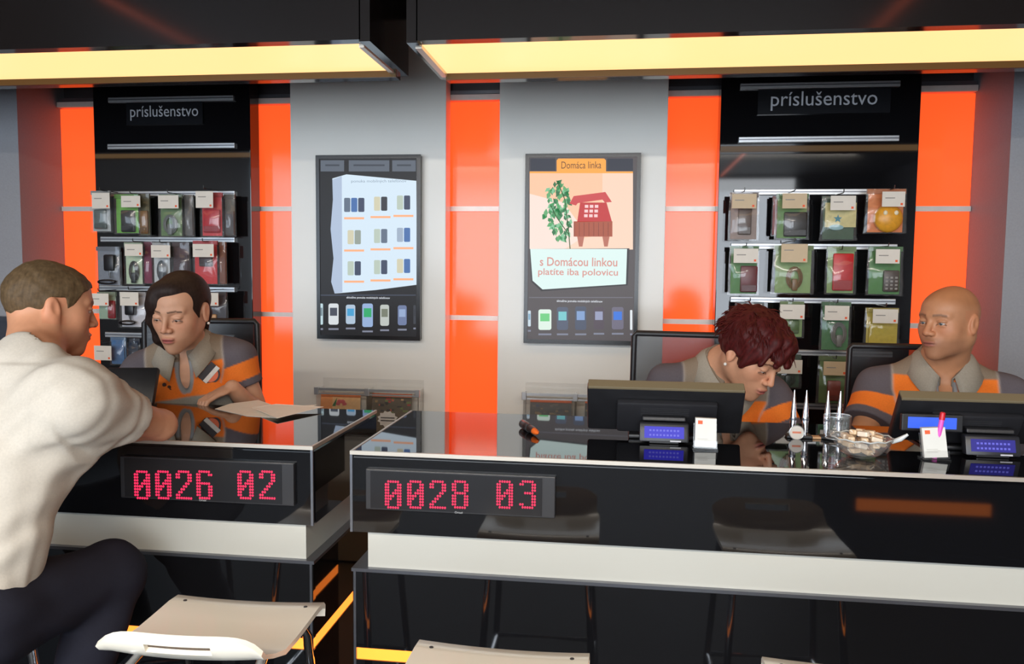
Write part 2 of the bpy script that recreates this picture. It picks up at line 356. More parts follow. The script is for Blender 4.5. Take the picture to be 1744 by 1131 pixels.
for k in range(120):
    a = random.random()*6.28; rr = random.random()**.6
    cx, cy = 953+23*rr*math.cos(a), 355+50*rr*math.sin(a); an = random.uniform(.6, 2.6); l = random.uniform(9, 15)
    ux, uy = math.cos(an)*l, abs(math.sin(an))*l; nx, ny = -uy*.27, ux*.27
    g = random.choice(((60, 140, 84), (40, 112, 66), (96, 170, 110), (130, 196, 150)))
    part('plant_leaf', quad([(cx, cy), (cx+ux*.5+nx, cy+uy*.5+ny), (cx+ux, cy+uy), (cx+ux*.5-nx, cy+uy*.5-ny)], Y1-.0012-.0003*(k % 4), .0003), emis('ui_%d_%d_%d' % g, g), stem)
hs = part('telephone_house', quad([(983, 378), (988, 345), (1033, 345), (1042, 377)], Y1-.002), emis('ui_red', (196, 50, 52)), pic, label='red telephone shaped house')
part('handset', quad([(970, 347), (977, 334), (1031, 327), (1042, 344), (1030, 345), (1026, 340), (984, 346), (981, 350)], Y1-.003), emis('ui_red2', (206, 70, 72)), hs)
for r in range(3):
    for c in range(3): part('dial_button', rect(996+8.5*c - r*.6, 349+8*r, 1002+8.5*c-r*.6, 354+8*r, Y1-.003), emis('ui_pink', (246, 206, 206)), hs)
part('chest', rect(977, 377, 1043, 403, Y1-.002), emis('ui_wood', (170, 82, 56)), hs)
for k in range(8): part('chest_plank', rect(978+8.2*k, 379, 978.8+8.2*k, 402, Y1-.003), emis('ui_wood2', (120, 50, 36)), hs)
for a in (983, 1026): part('chest_leg', quad([(a, 403), (a+12, 403), (a+9, 420), (a+3, 420)], Y1-.002), emis('ui_wood3', (186, 110, 90)), hs)
sg = part('sign_board', quad([(903, 424), (1068, 424), (1066, 484), (924, 493), (907, 478)], Y1-.0034), emis('ui_board', (222, 244, 240)), pic, label='white sign board with red lettering')
part('sign_edge', quad([(902, 424), (1072, 423), (1069, 486), (922, 496), (905, 480)], Y1-.0024), emis('ui_boardedge', (50, 48, 52)), pic)
part('sign_text', tx('s Domácou linkou', 985, 446, 132, 15, Y1-.0044, .012), emis('ui_redtext', (216, 150, 140)), sg)
part('sign_text', tx('platíte iba polovicu', 984, 465, 136, 15, Y1-.0044, .012), emis('ui_redtext', (216, 150, 140)), sg)
part('divider', rect(901, 506, 1078, 507.5, Y1), emis('ui_line2', (110, 108, 118)), d2)
part('caption', tx('aktuálna ponuka mobilných telefónov', 987, 513.5, 78, 5, Y1, .01), emis('ui_white', (225, 230, 238)), d2)
phones(d2, Y1, [(901.5, 529, 556, 5, (200, 216, 226), (130, 170, 196)), (928, 527, 562, 22, (222, 240, 228), (110, 206, 130)), (958, 523, 562, 19, (84, 92, 112), (120, 200, 206)),
                (989, 522, 562, 19, (76, 84, 104), (130, 160, 206)), (1020, 523, 561, 18, (84, 74, 84), (150, 156, 186)), (1052, 523, 561, 20, (110, 106, 124), (60, 120, 220)), (1075, 528, 562, 4, (226, 232, 236), (226, 232, 236))])

# ------------------------------------------------------------------ hanging packages
HOOKM = mat('hook_wire', lin(120, 122, 120), .25, metal=.9)
TAGW = mat('tag_card', lin(226, 220, 208), .5, noise=.03)
TAGT = mat('tag_card_tan', lin(206, 184, 150), .5, noise=.03)
LOGO = mat('logo_orange', lin(240, 90, 30), .5, noise=.05)
GREYT = mat('grey_print', lin(150, 146, 140), .6, noise=.05)
def price_tag(b, x0, y0, x1, y1, tan=False, Y=3.55):
    a, c = at(x0, y0, Y), at(x1, y1, Y)
    xc, zt = (a[0]+c[0])/2, a[2]
    part('hook', MB().tube([(xc, 3.69, zt+.018), (xc, Y+.008, zt+.016), (xc, Y-.004, zt+.018), (xc, Y-.006, zt+.03)], .0022, 6), HOOKM, b)
    tg = part('price_tag', MB().box(a[0], c[0], Y, Y+.002, c[2], zt+.004), TAGT if tan else TAGW, b)
    part('logo_square', MB().box(c[0]-.017, c[0]-.008, Y-.0006, Y, c[2]+.006, c[2]+.015), LOGO, tg)
    part('print_line', MB().box(a[0]+.012, a[0]+.05, Y-.0005, Y, zt-.024, zt-.02), GREYT, tg)
def pouch(x0, y0, x1, y1, Y, label, card, prod, kind='case', pb=None, clear=True, seed=0):
    """a hang-sell bag: clear film, printed card and the product inside, outline in photograph pixels at depth Y"""
    rnd = random.Random(seed*7+int(x0))
    a, c = at(x0, y0, Y), at(x1, y1, Y); X0, X1, Z0, Z1 = a[0], c[0], c[2], a[2]; w, h = X1-X0, Z1-Z0
    t = thing('hanging_package', ((X0+X1)/2, Y, Z0), label, 'package', 'hanging accessory packages')
    m = .06*w
    part('backing_card', MB().box(X0+m, X1-m, Y+.004, Y+.006, Z0+.03*h, Z1-.01*h), flatc(card), t)
    bx = pb or (.3, .08, .9, .62)
    px0, px1, pz0, pz1 = X0+bx[0]*w, X0+bx[2]*w, Z0+bx[1]*h, Z0+bx[3]*h
    pm = mat('prod_%d_%d_%d' % prod, lin(*prod), .35, noise=.15, nscale=60)
    if kind == 'case':
        q = part('phone_case', MB().box(px0, px1, Y-.013, Y+.003, pz0, pz1, .006), pm, t, 40)
        part('case_flap', MB().box(px0+.004, px1-.004, Y-.016, Y-.0128, pz0+.004, pz0+(pz1-pz0)*.28, .001), mat('prodd_%d_%d_%d' % prod, tuple(.6*v for v in lin(*prod)), .35), q)
    elif kind == 'keypad':
        q = part('phone_case', MB().box(px0, px1, Y-.013, Y+.003, pz0, pz1, .006), pm, t, 40)
        for r in range(4):
            for k in range(3):
                kx, kz = px0+(px1-px0)*(.2+.3*k), pz0+(pz1-pz0)*(.15+.17*r)
                part('key', MB().box(kx-.005, kx+.005, Y-.0145, Y-.0125, kz-.004, kz+.004), flatc((150, 146, 140)), q)
    elif kind == 'charger':
        q = part('charger_body', MB().box(px0+(px1-px0)*.4, px1-(px1-px0)*.1, Y-.03, Y+.003, pz0+(pz1-pz0)*.45, pz1, .008), pm, t, 40)
        part('plug', MB().tube([((px0*.4+px1*.6), Y-.014, pz0+(pz1-pz0)*.46), ((px0*.35+px1*.65), Y-.014, pz0+(pz1-pz0)*.2)], [.006, .003], 8), pm, q)
        pts = [((px0+px1)/2+.42*(px1-px0)*math.cos(i*.5)*(1-.004*i), Y-.012-.0006*i, pz0+.012+.009*math.sin(i*.5)) for i in range(34)]
        part('coiled_cable', MB().tube(pts, .0035, 5), pm, t, 60)
    elif kind == 'toy':
        q = part('toy_body', MB().ball(((px0+px1)/2, Y-.01, (pz0+pz1)/2), ((px1-px0)/2, .03, (pz1-pz0)/2), 16, 10), pm, t, 60)
        for dx in (-.16, .2):
            e = part('toy_eye', MB().ball(((px0+px1)/2+dx*(px1-px0), Y-.036, pz0+.68*(pz1-pz0)), (.009, .004, .01), 10, 6), flatc((235, 225, 190)), q, 60)
    elif kind == 'print':
        q = part('printed_panel', MB().box(px0, px1, Y-.006, Y+.003, pz0, pz1), pm, t)
    elif kind == 'cable':
        mb = MB()
        for j in range(3):
            mb.tube([((px0+px1)/2+(px1-px0)*(.34-.06*j)*math.cos(i*.42), Y-.006-.004*j, (pz0+pz1)/2+(pz1-pz0)*(.42-.05*j)*math.sin(i*.42)) for i in range(16)], .004, 5)
        part('cable_coil', mb, pm, t, 60)
        part('plug', MB().box((px0+px1)/2-.01, (px0+px1)/2+.012, Y-.018, Y-.004, pz0, pz0+.05*1.0, .003), pm, t, 40)
    # clear film bag with a slightly puffy, wrinkled front
    nx, nz = 7, 9; vs = []; fs = []
    for j in range(nz+1):
        for i in range(nx+1):
            u, v = i/nx, j/nz; bl = .022*(math.sin(math.pi*u)**.6)*(math.sin(math.pi*min(1, v*1.25+.02 if v < .8 else 1))**.6 if v < .8 else .15)
            wob = rnd.uniform(-.004, .004)*(1 if 0 < i < nx and 0 < j < nz else .4)
            flare = 1+.10*(1-v)*rnd.uniform(.3, 1)
            vs.append(((X0+X1)/2+(u-.5)*w*flare, Y-.004-bl+wob, Z0+v*h+rnd.uniform(-.002, .002)))
    for j in range(nz):
        for i in range(nx): q = j*(nx+1)+i; fs.append((q, q+1, q+nx+2, q+nx+1))
    n = len(vs); vs += [(x, Y+.008, z) for x, y, z in vs]; fs += [tuple(i+n for i in f)[::-1] for f in fs]
    if clear: part('clear_bag', MB().add(vs, fs), POUCH, t, 70)
    part('header_strip', MB().box(X0+.02*w, X1-.02*w, Y-.003, Y+.009, Z1-.02, Z1), flatc(tuple(int(v*.8) for v in card)), t)
    return t
YP = 3.60
GR, DG, LG = (70, 130, 60), (44, 76, 48), (130, 160, 96)
PK = [  # right board: x0 y0 x1 y1, label, card, product, kind, product box
 (1243, 328, 1291, 410, 'brown phone pouch in clear bag hanging topmost and leftmost on the right board', (150, 132, 124), (92, 74, 66), 'case', (.3, .12, .75, .7)),
 (1322, 330, 1376, 408, 'green package with black phone case hanging on the top row of the right board', (96, 140, 66), (38, 36, 36), 'case', (.25, .06, .95, .6)),
 (1400, 334, 1457, 410, 'pale yellow package with blue star print on the top row of the right board', DG, (206, 194, 130), 'print', (.1, .3, .98, .85)),
 (1476, 322, 1541, 398, 'round yellow and orange toy charm package at the top right of the right board', (216, 120, 50), (226, 160, 50), 'toy', (.18, .02, .92, .66)),
 (1243, 419, 1291, 503, 'green package with maroon phone case hanging below the brown pouch', GR, (104, 28, 36), 'case', (.38, .06, .95, .6)),
 (1318, 418, 1384, 502, 'clear bag with brown and gold strap hanging second in the second row', LG, (120, 92, 54), 'cable', (.25, .08, .8, .6)),
 (1408, 420, 1456, 502, 'bright red phone case in clear bag without price tag', LG, (196, 36, 40), 'case', (.22, .08, .9, .86)),
 (1479, 420, 1535, 504, 'green package with keypad phone inside at the right end of the second row', GR, (74, 62, 56), 'keypad', (.45, .08, .9, .52)),
 (1252, 514, 1300, 590, 'pale blue topped package partly hidden behind the red hair', (120, 140, 150), (60, 64, 70), 'case', (.2, .1, .8, .6)),
 (1328, 513, 1368, 576, 'small light green carded package in the third row of the right board', LG, (80, 110, 50), 'case', (.4, .12, .8, .5)),
 (1399, 514, 1447, 599, 'green package with grey cable bundle in the third row', (64, 120, 70), (116, 116, 112), 'cable', (.25, .1, .95, .62)),
 (1474, 524, 1529, 589, 'yellow boxed package at the right end of the third row', (196, 178, 70), (196, 174, 44), 'print', (.12, .04, .95, .62)),
 (1319, 603, 1363, 662, 'dark green package hanging in the fourth row beside the red haired clerk', DG, (52, 66, 58), 'cable', (.1, .05, .9, .5)),
 (1394, 606, 1445, 690, 'green and red striped package hanging in the fourth row', (96, 124, 62), (150, 62, 44), 'case', (.3, .08, .72, .5)),
 (1316, 334, 1331, 402, 'narrow red package tucked behind the green top row package', (130, 26, 34), (120, 24, 30), 'print', (.05, .05, .95, .9)),
 # left board
 (154, 325, 190, 396, 'whitish crinkled bag at the top left end of the left board', (170, 176, 176), (90, 104, 104), 'case', (.2, .08, .8, .55)),
 (194, 331, 238, 399, 'bright green package with slanted black case in the top row of the left board', (110, 176, 70), (38, 38, 42), 'case', (.3, .05, .85, .6)),
 (236, 330, 256, 402, 'narrow brown leather pouch package in the top row of the left board', (104, 98, 66), (134, 92, 40), 'case', (.1, .05, .9, .6)),
 (270, 331, 312, 404, 'green and grey package hanging in the middle of the left top row', (96, 126, 80), (110, 116, 116), 'cable', (.1, .05, .9, .55)),
 (313, 332, 331, 404, 'narrow grey package beside the middle of the left top row', (112, 110, 106), (96, 94, 92), 'print', (.1, .05, .9, .9)),
 (341, 328, 380, 404, 'crimson red package under a bright white tag in the left top row', (206, 60, 66), (184, 30, 46), 'case', (.15, .1, .9, .62)),
 (381, 331, 401, 403, 'narrow dark speckled package at the right end of the left top row', (84, 80, 70), (60, 52, 50), 'print', (.1, .05, .9, .6)),
 (163, 420, 206, 488, 'cluster package of dark chargers at the left end of the second row', (120, 128, 140), (30, 30, 34), 'charger', (.1, .05, .95, .8)),
 (211, 413, 244, 486, 'white and green package with black earphones in the left second row', (190, 210, 180), (40, 44, 46), 'cable', (.2, .05, .9, .6)),
 (245, 412, 261, 484, 'narrow maroon package in the left second row', (126, 40, 76), (120, 30, 66), 'print', (.05, .02, .95, .7)),
 (259, 413, 291, 484, 'white package with dark grey cable above the dark haired clerk', (200, 206, 208), (74, 82, 90), 'cable', (.2, .05, .9, .6)),
 (293, 413, 324, 484, 'dark wine coloured package above the dark hair', (66, 34, 42), (54, 24, 32), 'print', (.1, .05, .9, .7)),
 (328, 410, 372, 486, 'bright red boxed package in the second row of the left board', (206, 44, 50), (60, 50, 54), 'case', (.28, .42, .8, .66)),
 (373, 412, 386, 486, 'slim brown striped package beside the red boxed package', (140, 90, 60), (120, 70, 46), 'print', (.1, .05, .9, .9)),
 (165, 497, 199, 545, 'green and red package in the third row close to the customer', (150, 176, 150), (150, 34, 40), 'case', (.6, .05, .98, .7)),
 (203, 497, 251, 559, 'white blister box with black plug charger beside the dark hair', (206, 206, 212), (26, 26, 30), 'charger', (.02, .08, .7, .7)),
 (344, 497, 387, 548, 'dark package with orange foot hanging right of the dark haired clerk', (60, 58, 66), (206, 150, 80), 'case', (.1, .02, .6, .25)),
 (188, 574, 216, 622, 'blue package low on the left board beside the customer', (92, 130, 170), (70, 110, 156), 'print', (.1, .05, .9, .9)),
 (217, 576, 240, 622, 'dark navy package low on the left board', (40, 50, 70), (34, 44, 62), 'print', (.1, .05, .9, .9)),
]
for i, (x0, y0, x1, y1, lb, card, prod, kind, pb) in enumerate(PK):
    pk = pouch(x0, y0, x1, y1, YP+(.03 if x1-x0 < 24 else .006*(i % 2)), lb, card, prod, kind, pb, True, i)
    if i == 2:
        c = at(1427, 375, YP-.008); part('star_print', MB().prism([(c[0]+.018*(1 if k % 2 == 0 else .42)*math.cos(math.pi*k/5+.3), c[1], c[2]+.006+.018*(1 if k % 2 == 0 else .42)*math.sin(math.pi*k/5+.3)) for k in range(10)], (0, .0015, 0)), flatc((40, 130, 150)), pk)
        part('cloud_print', MB().ball((c[0]-.005, c[1]+.002, c[2]-.03), (.03, .003, .012), 10, 6), flatc((150, 190, 196)), pk)
for b, tags in ((bb2, [(1247, 332, 1288, 355, 1), (1333, 331, 1374, 355, 1), (1415, 335, 1457, 358, 0), (1503, 328, 1541, 352, 0), (1250, 425, 1291, 448, 0), (1331, 417, 1375, 447, 1), (1492, 426, 1532, 449, 0),
                       (1257, 519, 1297, 541, 0), (1329, 520, 1370, 544, 0), (1405, 522, 1446, 546, 0), (1487, 528, 1529, 551, 0), (1325, 614, 1366, 637, 0), (1403, 617, 1443, 640, 1)]),
                (bb1, [(156, 330, 187, 355, 0), (206, 335, 239, 353, 0), (269, 334, 304, 355, 0), (333, 327, 363, 354, 0), (212, 417, 243, 436, 0), (257, 419, 290, 439, 0), (328, 417, 364, 438, 0),
                       (152, 501, 185, 521, 0), (204, 499, 236, 521, 0), (341, 500, 372, 521, 0), (160, 590, 190, 614, 0)])):
    for x0, y0, x1, y1, tan in tags: price_tag(b, x0, y0, x1, y1, bool(tan))
for b, xs, y in ((bb2, [1430], 424), (bb1, [], 0)):
    for x in xs: p = at(x, y, 3.6); part('hook', MB().tube([(p[0], 3.69, p[2]), (p[0], 3.56, p[2]-.003), (p[0], 3.552, p[2]+.012)], .0022, 6), HOOKM, b)

# ------------------------------------------------------------------ leaflet racks under the screens
def rack(px0, px1, py, label):
    a, b = at(px0, py, 3.60), at(px1, py, 3.60)
    t = thing('leaflet_rack', ((a[0]+b[0])/2, 3.65, a[2]-.22), label, 'leaflet rack'); z = a[2]
    part('front_sheet', MB().box(a[0], b[0], 3.598, 3.601, z-.22, z), CLEAR, t)
    part('back_sheet', MB().box(a[0], b[0], 3.694, 3.699, z-.22, z+.04), CLEAR, t)
    part('bottom_sheet', MB().box(a[0], b[0], 3.598, 3.699, z-.224, z-.22), CLEAR, t)
    for x in (a[0], (a[0]+b[0])/2-.002, b[0]-.004): part('divider_sheet', MB().box(x, x+.004, 3.598, 3.699, z-.22, z), CLEAR, t)
    part('top_bar', MB().box(a[0]-.003, b[0]+.003, 3.592, 3.604, z-.006, z+.006), ALU, t)
    part('lower_bar', MB().box(a[0]-.003, b[0]+.003, 3.594, 3.602, z-.024, z-.018), ALU, t)
    for x in (a[0]+.004, (a[0]+b[0])/2, b[0]-.006): part('clip', MB().box(x-.01, x+.012, 3.589, 3.607, z-.026, z+.009, .002), ALU, t)
    return z
def leaflet(x0, x1, y, z0, label, kind):
    a, b = at(x0, y, 3.63), at(x1, y, 3.63); zt = a[2]; w = b[0]-a[0]
    t = thing('leaflet', ((a[0]+b[0])/2, 3.64, z0), label, 'leaflet')
    def pz(u0, u1, v0, v1, d=0): return MB().add([(a[0]+w*u, 3.630+.04*(1-v)*0-d+(1-v)*.0+.03*v, z0+(zt-z0)*v) for d in (d, d-.002) for u, v in ((u0, v0), (u1, v0), (u1, v1), (u0, v1))],
                                 [(0, 1, 2, 3), (7, 6, 5, 4), (0, 4, 5, 1), (1, 5, 6, 2), (2, 6, 7, 3), (3, 7, 4, 0)])
    if kind == 'flower':
        part('cover', pz(0, 1, 0, 1), flatc((240, 190, 130)), t); part('orange_header', pz(0, 1, .9, 1, .001), flatc((244, 140, 70)), t)
        part('orange_side', pz(0, .3, .3, .9, .001), flatc((246, 160, 90)), t)
        c = (a[0]+w*.52, 3.645, z0+(zt-z0)*.72)
        for k in range(6): part('petal', MB().ball((c[0]+.016*math.cos(k*1.05), 3.652, c[2]+.014*math.sin(k*1.05)), (.012, .002, .010), 8, 5), flatc((216, 96, 96)), t)
        part('leaf_print', MB().prism([(c[0]-.05, 3.650, c[2]-.02), (c[0]-.02, 3.650, c[2]+.03), (c[0]-.028, 3.650, c[2]-.015)], (0, .002, 0)), flatc((60, 120, 70)), t)
    else:
        part('cover', pz(0, 1, 0, 1), flatc((96, 82, 60) if kind == 'crowd' else (70, 66, 60)), t); part('orange_header', pz(0, 1, .92, 1, .001), flatc((240, 120, 60)), t)
        rnd = random.Random(int(x0))
        pal = ((190, 90, 60), (150, 120, 70), (60, 50, 44), (200, 160, 110), (110, 120, 60), (176, 60, 50)) if kind == 'crowd' else ((90, 84, 70), (60, 58, 60), (120, 100, 70), (50, 60, 80))
        for k in range(26):
            u, v = rnd.uniform(.02, .9), rnd.uniform(.5, .86); part('cover_print', pz(u, min(1, u+rnd.uniform(.05, .13)), v, v+rnd.uniform(.03, .06), .001+.0002*(k % 4)), flatc(rnd.choice(pal)), t)
        if kind == 'crowd':
            part('starburst', MB().prism([(a[0]+w*.42+.05*(1 if k % 2 else .82)*math.cos(k*math.pi/12), 3.634, z0+(zt-z0)*.38+.04*(1 if k % 2 else .82)*math.sin(k*math.pi/12)) for k in range(24)], (0, .002, 0)), flatc((235, 232, 226)), t, label='white starburst')
            for k in range(2): part('starburst_text', MB().box(a[0]+w*.25, a[0]+w*.6, 3.6325, 3.6335, z0+(zt-z0)*(.40-.07*k), z0+(zt-z0)*(.43-.07*k)), flatc((90, 86, 84)), t)
        else:
            part('blue_print', pz(.1, .95, .1, .55, .001), flatc((70, 92, 130)), t)
z = rack(538, 713, 662, 'clear leaflet rack holding two orange topped leaflets below the phone offers screen')
leaflet(543, 611, 670, z-.21, 'orange leaflet with a pink flower in the left rack', 'flower')
leaflet(631, 699, 671, z-.21, 'leaflet with crowd picture and white starburst in the left rack', 'crowd')
z = rack(891, 1070, 671, 'clear leaflet rack below the telephone house screen, half hidden by monitor')
leaflet(902, 973, 681, z-.21, 'dark leaflet with orange header beside the black monitor', 'dark')
leaflet(996, 1060, 683, z-.21, 'leaflet mostly hidden behind the black monitor', 'dark')

# ------------------------------------------------------------------ service counters
def counter(x0, x1, yf, yb, open_side, label):
    """black glass top box, recessed white band, black glass base with an orange light strip; open_side is the end that shows"""
    t = thing('service_counter', ((x0+x1)/2, (yf+yb)/2, 0), label, 'counter'); e = .006
    part('top_slab', MB().box(x0+e, x1-e, yf+e, yb, .985, 1.0), BLACKTOP, t)
    fr = part('front_panel', MB().box(x0+e, x1-e, yf+.002, yf+.02, .806, .985), BLACK, t)
    part('side_panel', MB().box(x1-.02, x1-.002, yf+.02, yb, .806, .985) if open_side == 'r' else MB().box(x0+.002, x0+.02, yf+.02, yb, .806, .985), BLACK, t)
    part('rear_panel', MB().box(x0+.02, x1-.02, yb-.02, yb-.001, .806, .985), BLACK, t)
    part('underside', MB().box(x0+.02, x1-.02, yf+.02, yb-.02, .806, .816), DARKG, t)
    part('edge_strip', MB().box(x0, x1, yf, yf+e, .992, 1.0012), EDGE, t)
    xs = x1-e if open_side == 'r' else x0
    part('edge_strip', MB().box(xs, xs+e, yf+e, yb, .992, 1.0012), EDGE, t)
    part('corner_strip', MB().box(xs, xs+e, yf, yf+e, .806, .992), EDGED, t)
    bx0, bx1 = (x0, x1-.026) if open_side == 'r' else (x0+.038, x1)
    part('white_band', MB().box(bx0, bx1, yf+.018, yb-.05, .716, .806), BANDW, t)
    part('base_cap', MB().box(x0+.001, x1-.001, yf+.004, yb-.02, .708, .716), EDGED, t)
    part('base_panel', MB().box(x0+.004, x1-.004, yf+.006, yf+.022, .520, .708), BLACK, t)
    part('base_panel', MB().box(x0+.004, x1-.004, yf+.006, yf+.022, .02, .490), BLACK, t)
    part('light_strip', MB().box(x0+.008, x1-.008, yf+.010, yf+.024, .490, .520), STRIP, t)
    xa, xb = (x1-.022, x1-.006) if open_side == 'r' else (x0+.006, x0+.022)
    part('base_side', MB().box(xa, xb, yf+.022, yb-.03, .520, .708), BLACK, t)
    part('base_side', MB().box(xa, xb, yf+.022, yb-.03, .02, .490), BLACK, t)
    part('light_strip', MB().box(xa+.001, xb-.001, yf+.024, yb-.03, .492, .518), STRIP, t)
    part('corner_strip', MB().box(xa if open_side == 'l' else xb-.006, xa+.006 if open_side == 'l' else xb, yf+.004, yf+.0095, .02, .708), EDGED, t)
    part('base_rear', MB().box(x0+.022, x1-.022, yb-.06, yb-.04, .02, .708), BLACK, t)
    part('plinth', MB().box(x0+.03, x1-.03, yf+.04, yb-.05, 0, .02), DARKG, t)
    return t
counter(-2.9, -.729, 1.853, 2.375, 'r', 'black glass service counter with display reading 0026 02')
counter(-.627, 2.4, 1.826, 2.39, 'l', 'long black glass service counter with display reading 0028 03')

# queue number displays on the counter fronts
GL = {'0': ".#####. ##...## ##...## ##..### ##.#### ####.## ###..## ##...## ##...## .#####.", '2': ".#####. ##...## ##...## .....## ....##. ...##.. ..##... .##.... ##..... #######",
      '6': ".#####. ##...## ##..... ##..... ######. ##...## ##...## ##...## ##...## .#####.", '8': ".#####. ##...## ##...## ##...## .#####. ##...## ##...## ##...## ##...## .#####.",
      '3': ".#####. ##...## .....## .....## ..####. .....## .....## .....## ##...## .#####."}
LED = emis('led_red', (255, 42, 92), 1.25)
def led(yf, x0, y0, x1, y1, digits, dy0, dy1, brand, label):
    a, b = at(x0, y0, yf-.012), at(x1, y1, yf-.012)
    t = thing('queue_display', ((a[0]+b[0])/2, yf, b[2]), label, 'number display'); zt, zb = a[2], b[2]
    part('housing', MB().box(a[0], b[0], yf-.010, yf+.003, zb, zt, .002), mat('display_smoke', (.030, .029, .031), .3), t)
    part('window', MB().box(a[0]+.012, b[0]-.03, yf-.0112, yf-.009, zb+.004, zt-.004), mat('display_window', (.020, .020, .022), .18), t)
    for ch, xa, xb in digits:
        rows = GL[ch].split(); pa, pb = at(xa, (dy0+dy1)/2, yf-.012), at(xb, (dy0+dy1)/2, yf-.012)
        z0 = at((xa+xb)/2, dy1, yf-.012)[2]; z1 = at((xa+xb)/2, dy0, yf-.012)[2]
        mb = MB(); sx = (pb[0]-pa[0])/7; sz = (z1-z0)/10
        for r, row in enumerate(rows):
            for c, q in enumerate(row):
                if q == '#':
                    cx, cz = pa[0]+(c+.5)*sx, z1-(r+.5)*sz; rr = .42
                    mb.prism([(cx+sx*rr*math.cos(k*math.pi/4), yf-.0125, cz+sz*rr*math.sin(k*math.pi/4)) for k in range(8)], (0, .0014, 0))
        o = part('digit', mb, LED, t, label='red dot matrix %s' % ch)
    c = at(brand[0], brand[1], yf-.0125); part('maker_text', text_mb('Orisel', c, .018, .005), flatc((190, 190, 188)), t)
DZ = .036
def dg(s, xs, w): return [(ch, x, x+w) for ch, x in zip(s, xs)]
led(1.853, 203, 777, 500, 863, dg('002602', (228, 264, 299, 334, 404, 441), 28), 801, 851, (345, 852), 'number display with red digits 0026 02 on the left counter')
led(1.826, 622, 799, 945, 884, dg('002803', (655, 693, 731, 769, 845, 884), 29), 818, 867, (781, 873), 'number display with red digits 0028 03 on the long counter')

# ------------------------------------------------------------------ things on the counters
def paper(pts, z, label, lift=None):
    vs = [atz(x, y, z) for x, y in pts]; n = len(vs)
    mb = MB(); up = []
    for i, v in enumerate(vs): up.append((v[0], v[1], z+.0012+(lift[i] if lift else 0)))
    mb.add(up + [(p[0], p[1], p[2]-.0008) for p in up], [tuple(range(n)), tuple(range(2*n-1, n-1, -1))]+[(i, n+i, n+(i+1) % n, (i+1) % n) for i in range(n)])
    return single('paper_sheet', mb, PAPER, label, 'paper', 'papers on the left counter')
paper([(366, 697), (392, 688), (440, 683), (475, 696), (540, 692), (470, 712), (420, 709)], 1.0, 'large cream sheet lying by the hand of the dark haired clerk', [0, 0, .002, .004, .004, 0, 0])
paper([(430, 696), (470, 693), (551, 695), (472, 713)], 1.007, 'small folded sheet lying on top of the large cream sheet', [.002, .008, .003, 0])

def monitor(px0, px1, pyt, Yt, label):
    """reclined flat terminal seen from behind: its top edge leans toward the customer"""
    a, b = at(px0, pyt, Yt), at(px1, pyt, Yt); w = b[0]-a[0]; cx = (a[0]+b[0])/2; zt = a[2]
    t = thing('flat_monitor', (cx, Yt+.12, 1.0), label, 'monitor')
    A = np.array([1., 0, 0]); dn = np.array([0, .52, -.854]); nb = np.cross(A, dn); nb /= np.linalg.norm(nb)   # along the slab, its back normal
    if nb[1] > 0: nb = -nb
    L = (zt-1.012)/.854; top = np.array([cx, Yt, zt])
    def slab(u0, u1, v0, v1, d0, d1, bev=0):
        c = top + A*((u0+u1)/2) + dn*((v0+v1)/2) + nb*((d0+d1)/2)
        return MB().obox(c, A, dn, nb, (u1-u0)/2, (v1-v0)/2, abs(d1-d0)/2, bev)
    part('shell', slab(-w/2, w/2, 0, L, -.030, 0, .006), MATTE, t, 40)
    part('top_bezel', slab(-w/2+.002, w/2-.002, -.003, .006, -.031, -.001, .002), mat('monitor_top_highlight', lin(120, 108, 84), .4), t)  # olive tone paints the highlight along the black monitor's top edge
    hub = part('back_housing', slab(-w/2+.075, w/2-.065, .030, L-.012, 0, .020, .008), mat('monitor_back', (.016, .016, .019), .45), t, 40)
    for k in range(5): part('vent_slot', slab(-.06, .06, .045+.006*k, .0475+.006*k, .0195, .0208), DARKG, hub)
    part('screen_glass', slab(-w/2+.015, w/2-.015, .015, L-.015, -.033, -.030), BLACK, t)
    part('foot', MB().box(cx-.09, cx+.09, Yt+.03, Yt+.20, 1.0005, 1.012, .004), MATTE, t, 40)
    part('neck', MB().obox((cx, Yt+.10, 1.030), (1, 0, 0), (0, .8, .6), (0, -.6, .8), .035, .012, .026), MATTE, t)
    return t
monitor(1000, 1271, 660, 2.06, 'black flat monitor seen from behind in front of the red haired clerk')
monitor(1535, 1800, 680, 2.06, 'black flat monitor seen from behind in front of the bald clerk')
BLUE = emis('lcd_blue', (36, 30, 205), 1.0); BLUET = emis('lcd_text', (110, 110, 235), .9)
def lcd(px, py, w, label, Z=1.0, scr=None):
    c = atz(px, py, Z); t = thing('customer_display', (c[0], c[1]+.02, Z), label, 'customer display'); x, y = c[0], c[1]
    def pl(x0, x1, z0, z1, d0, d1, bev=0): return MB().obox((x+(x0+x1)/2, y+.012+(z0+z1)/2*.30+(d0+d1)/2, Z+(z0+z1)/2), (1, 0, 0), (0, 1, 0), (0, .28, .96), (x1-x0)/2, abs(d1-d0)/2, (z1-z0)/2, bev)
    part('body', pl(-w/2, w/2, .004, .052, -.012, .016, .004), mat('lcd_body', (.022, .022, .026), .35), t, 40)
    s = part('screen', pl(-w*.40, w*.40, .014, .043, -.0135, -.0118), scr or BLUE, t, label='glowing blue screen')
    for r in range(2):
        for k in range(9): part('screen_character', pl(-w*.30+k*w*.07, -w*.30+k*w*.07+w*.04, .020+.011*r, .0245+.011*r, -.0142, -.0134), BLUET, s)
    part('hood', pl(-w*.44, w*.44, .054, .066, -.006, .02, .003), MATTE, t)
    part('foot', MB().box(x-w*.3, x+w*.3, y+.005, y+.05, Z+.0004, Z+.008, .002), MATTE, t)
    part('maker_text', pl(w*.12, w*.34, .0065, .010, -.0132, -.0118), flatc((190, 190, 196)), t)
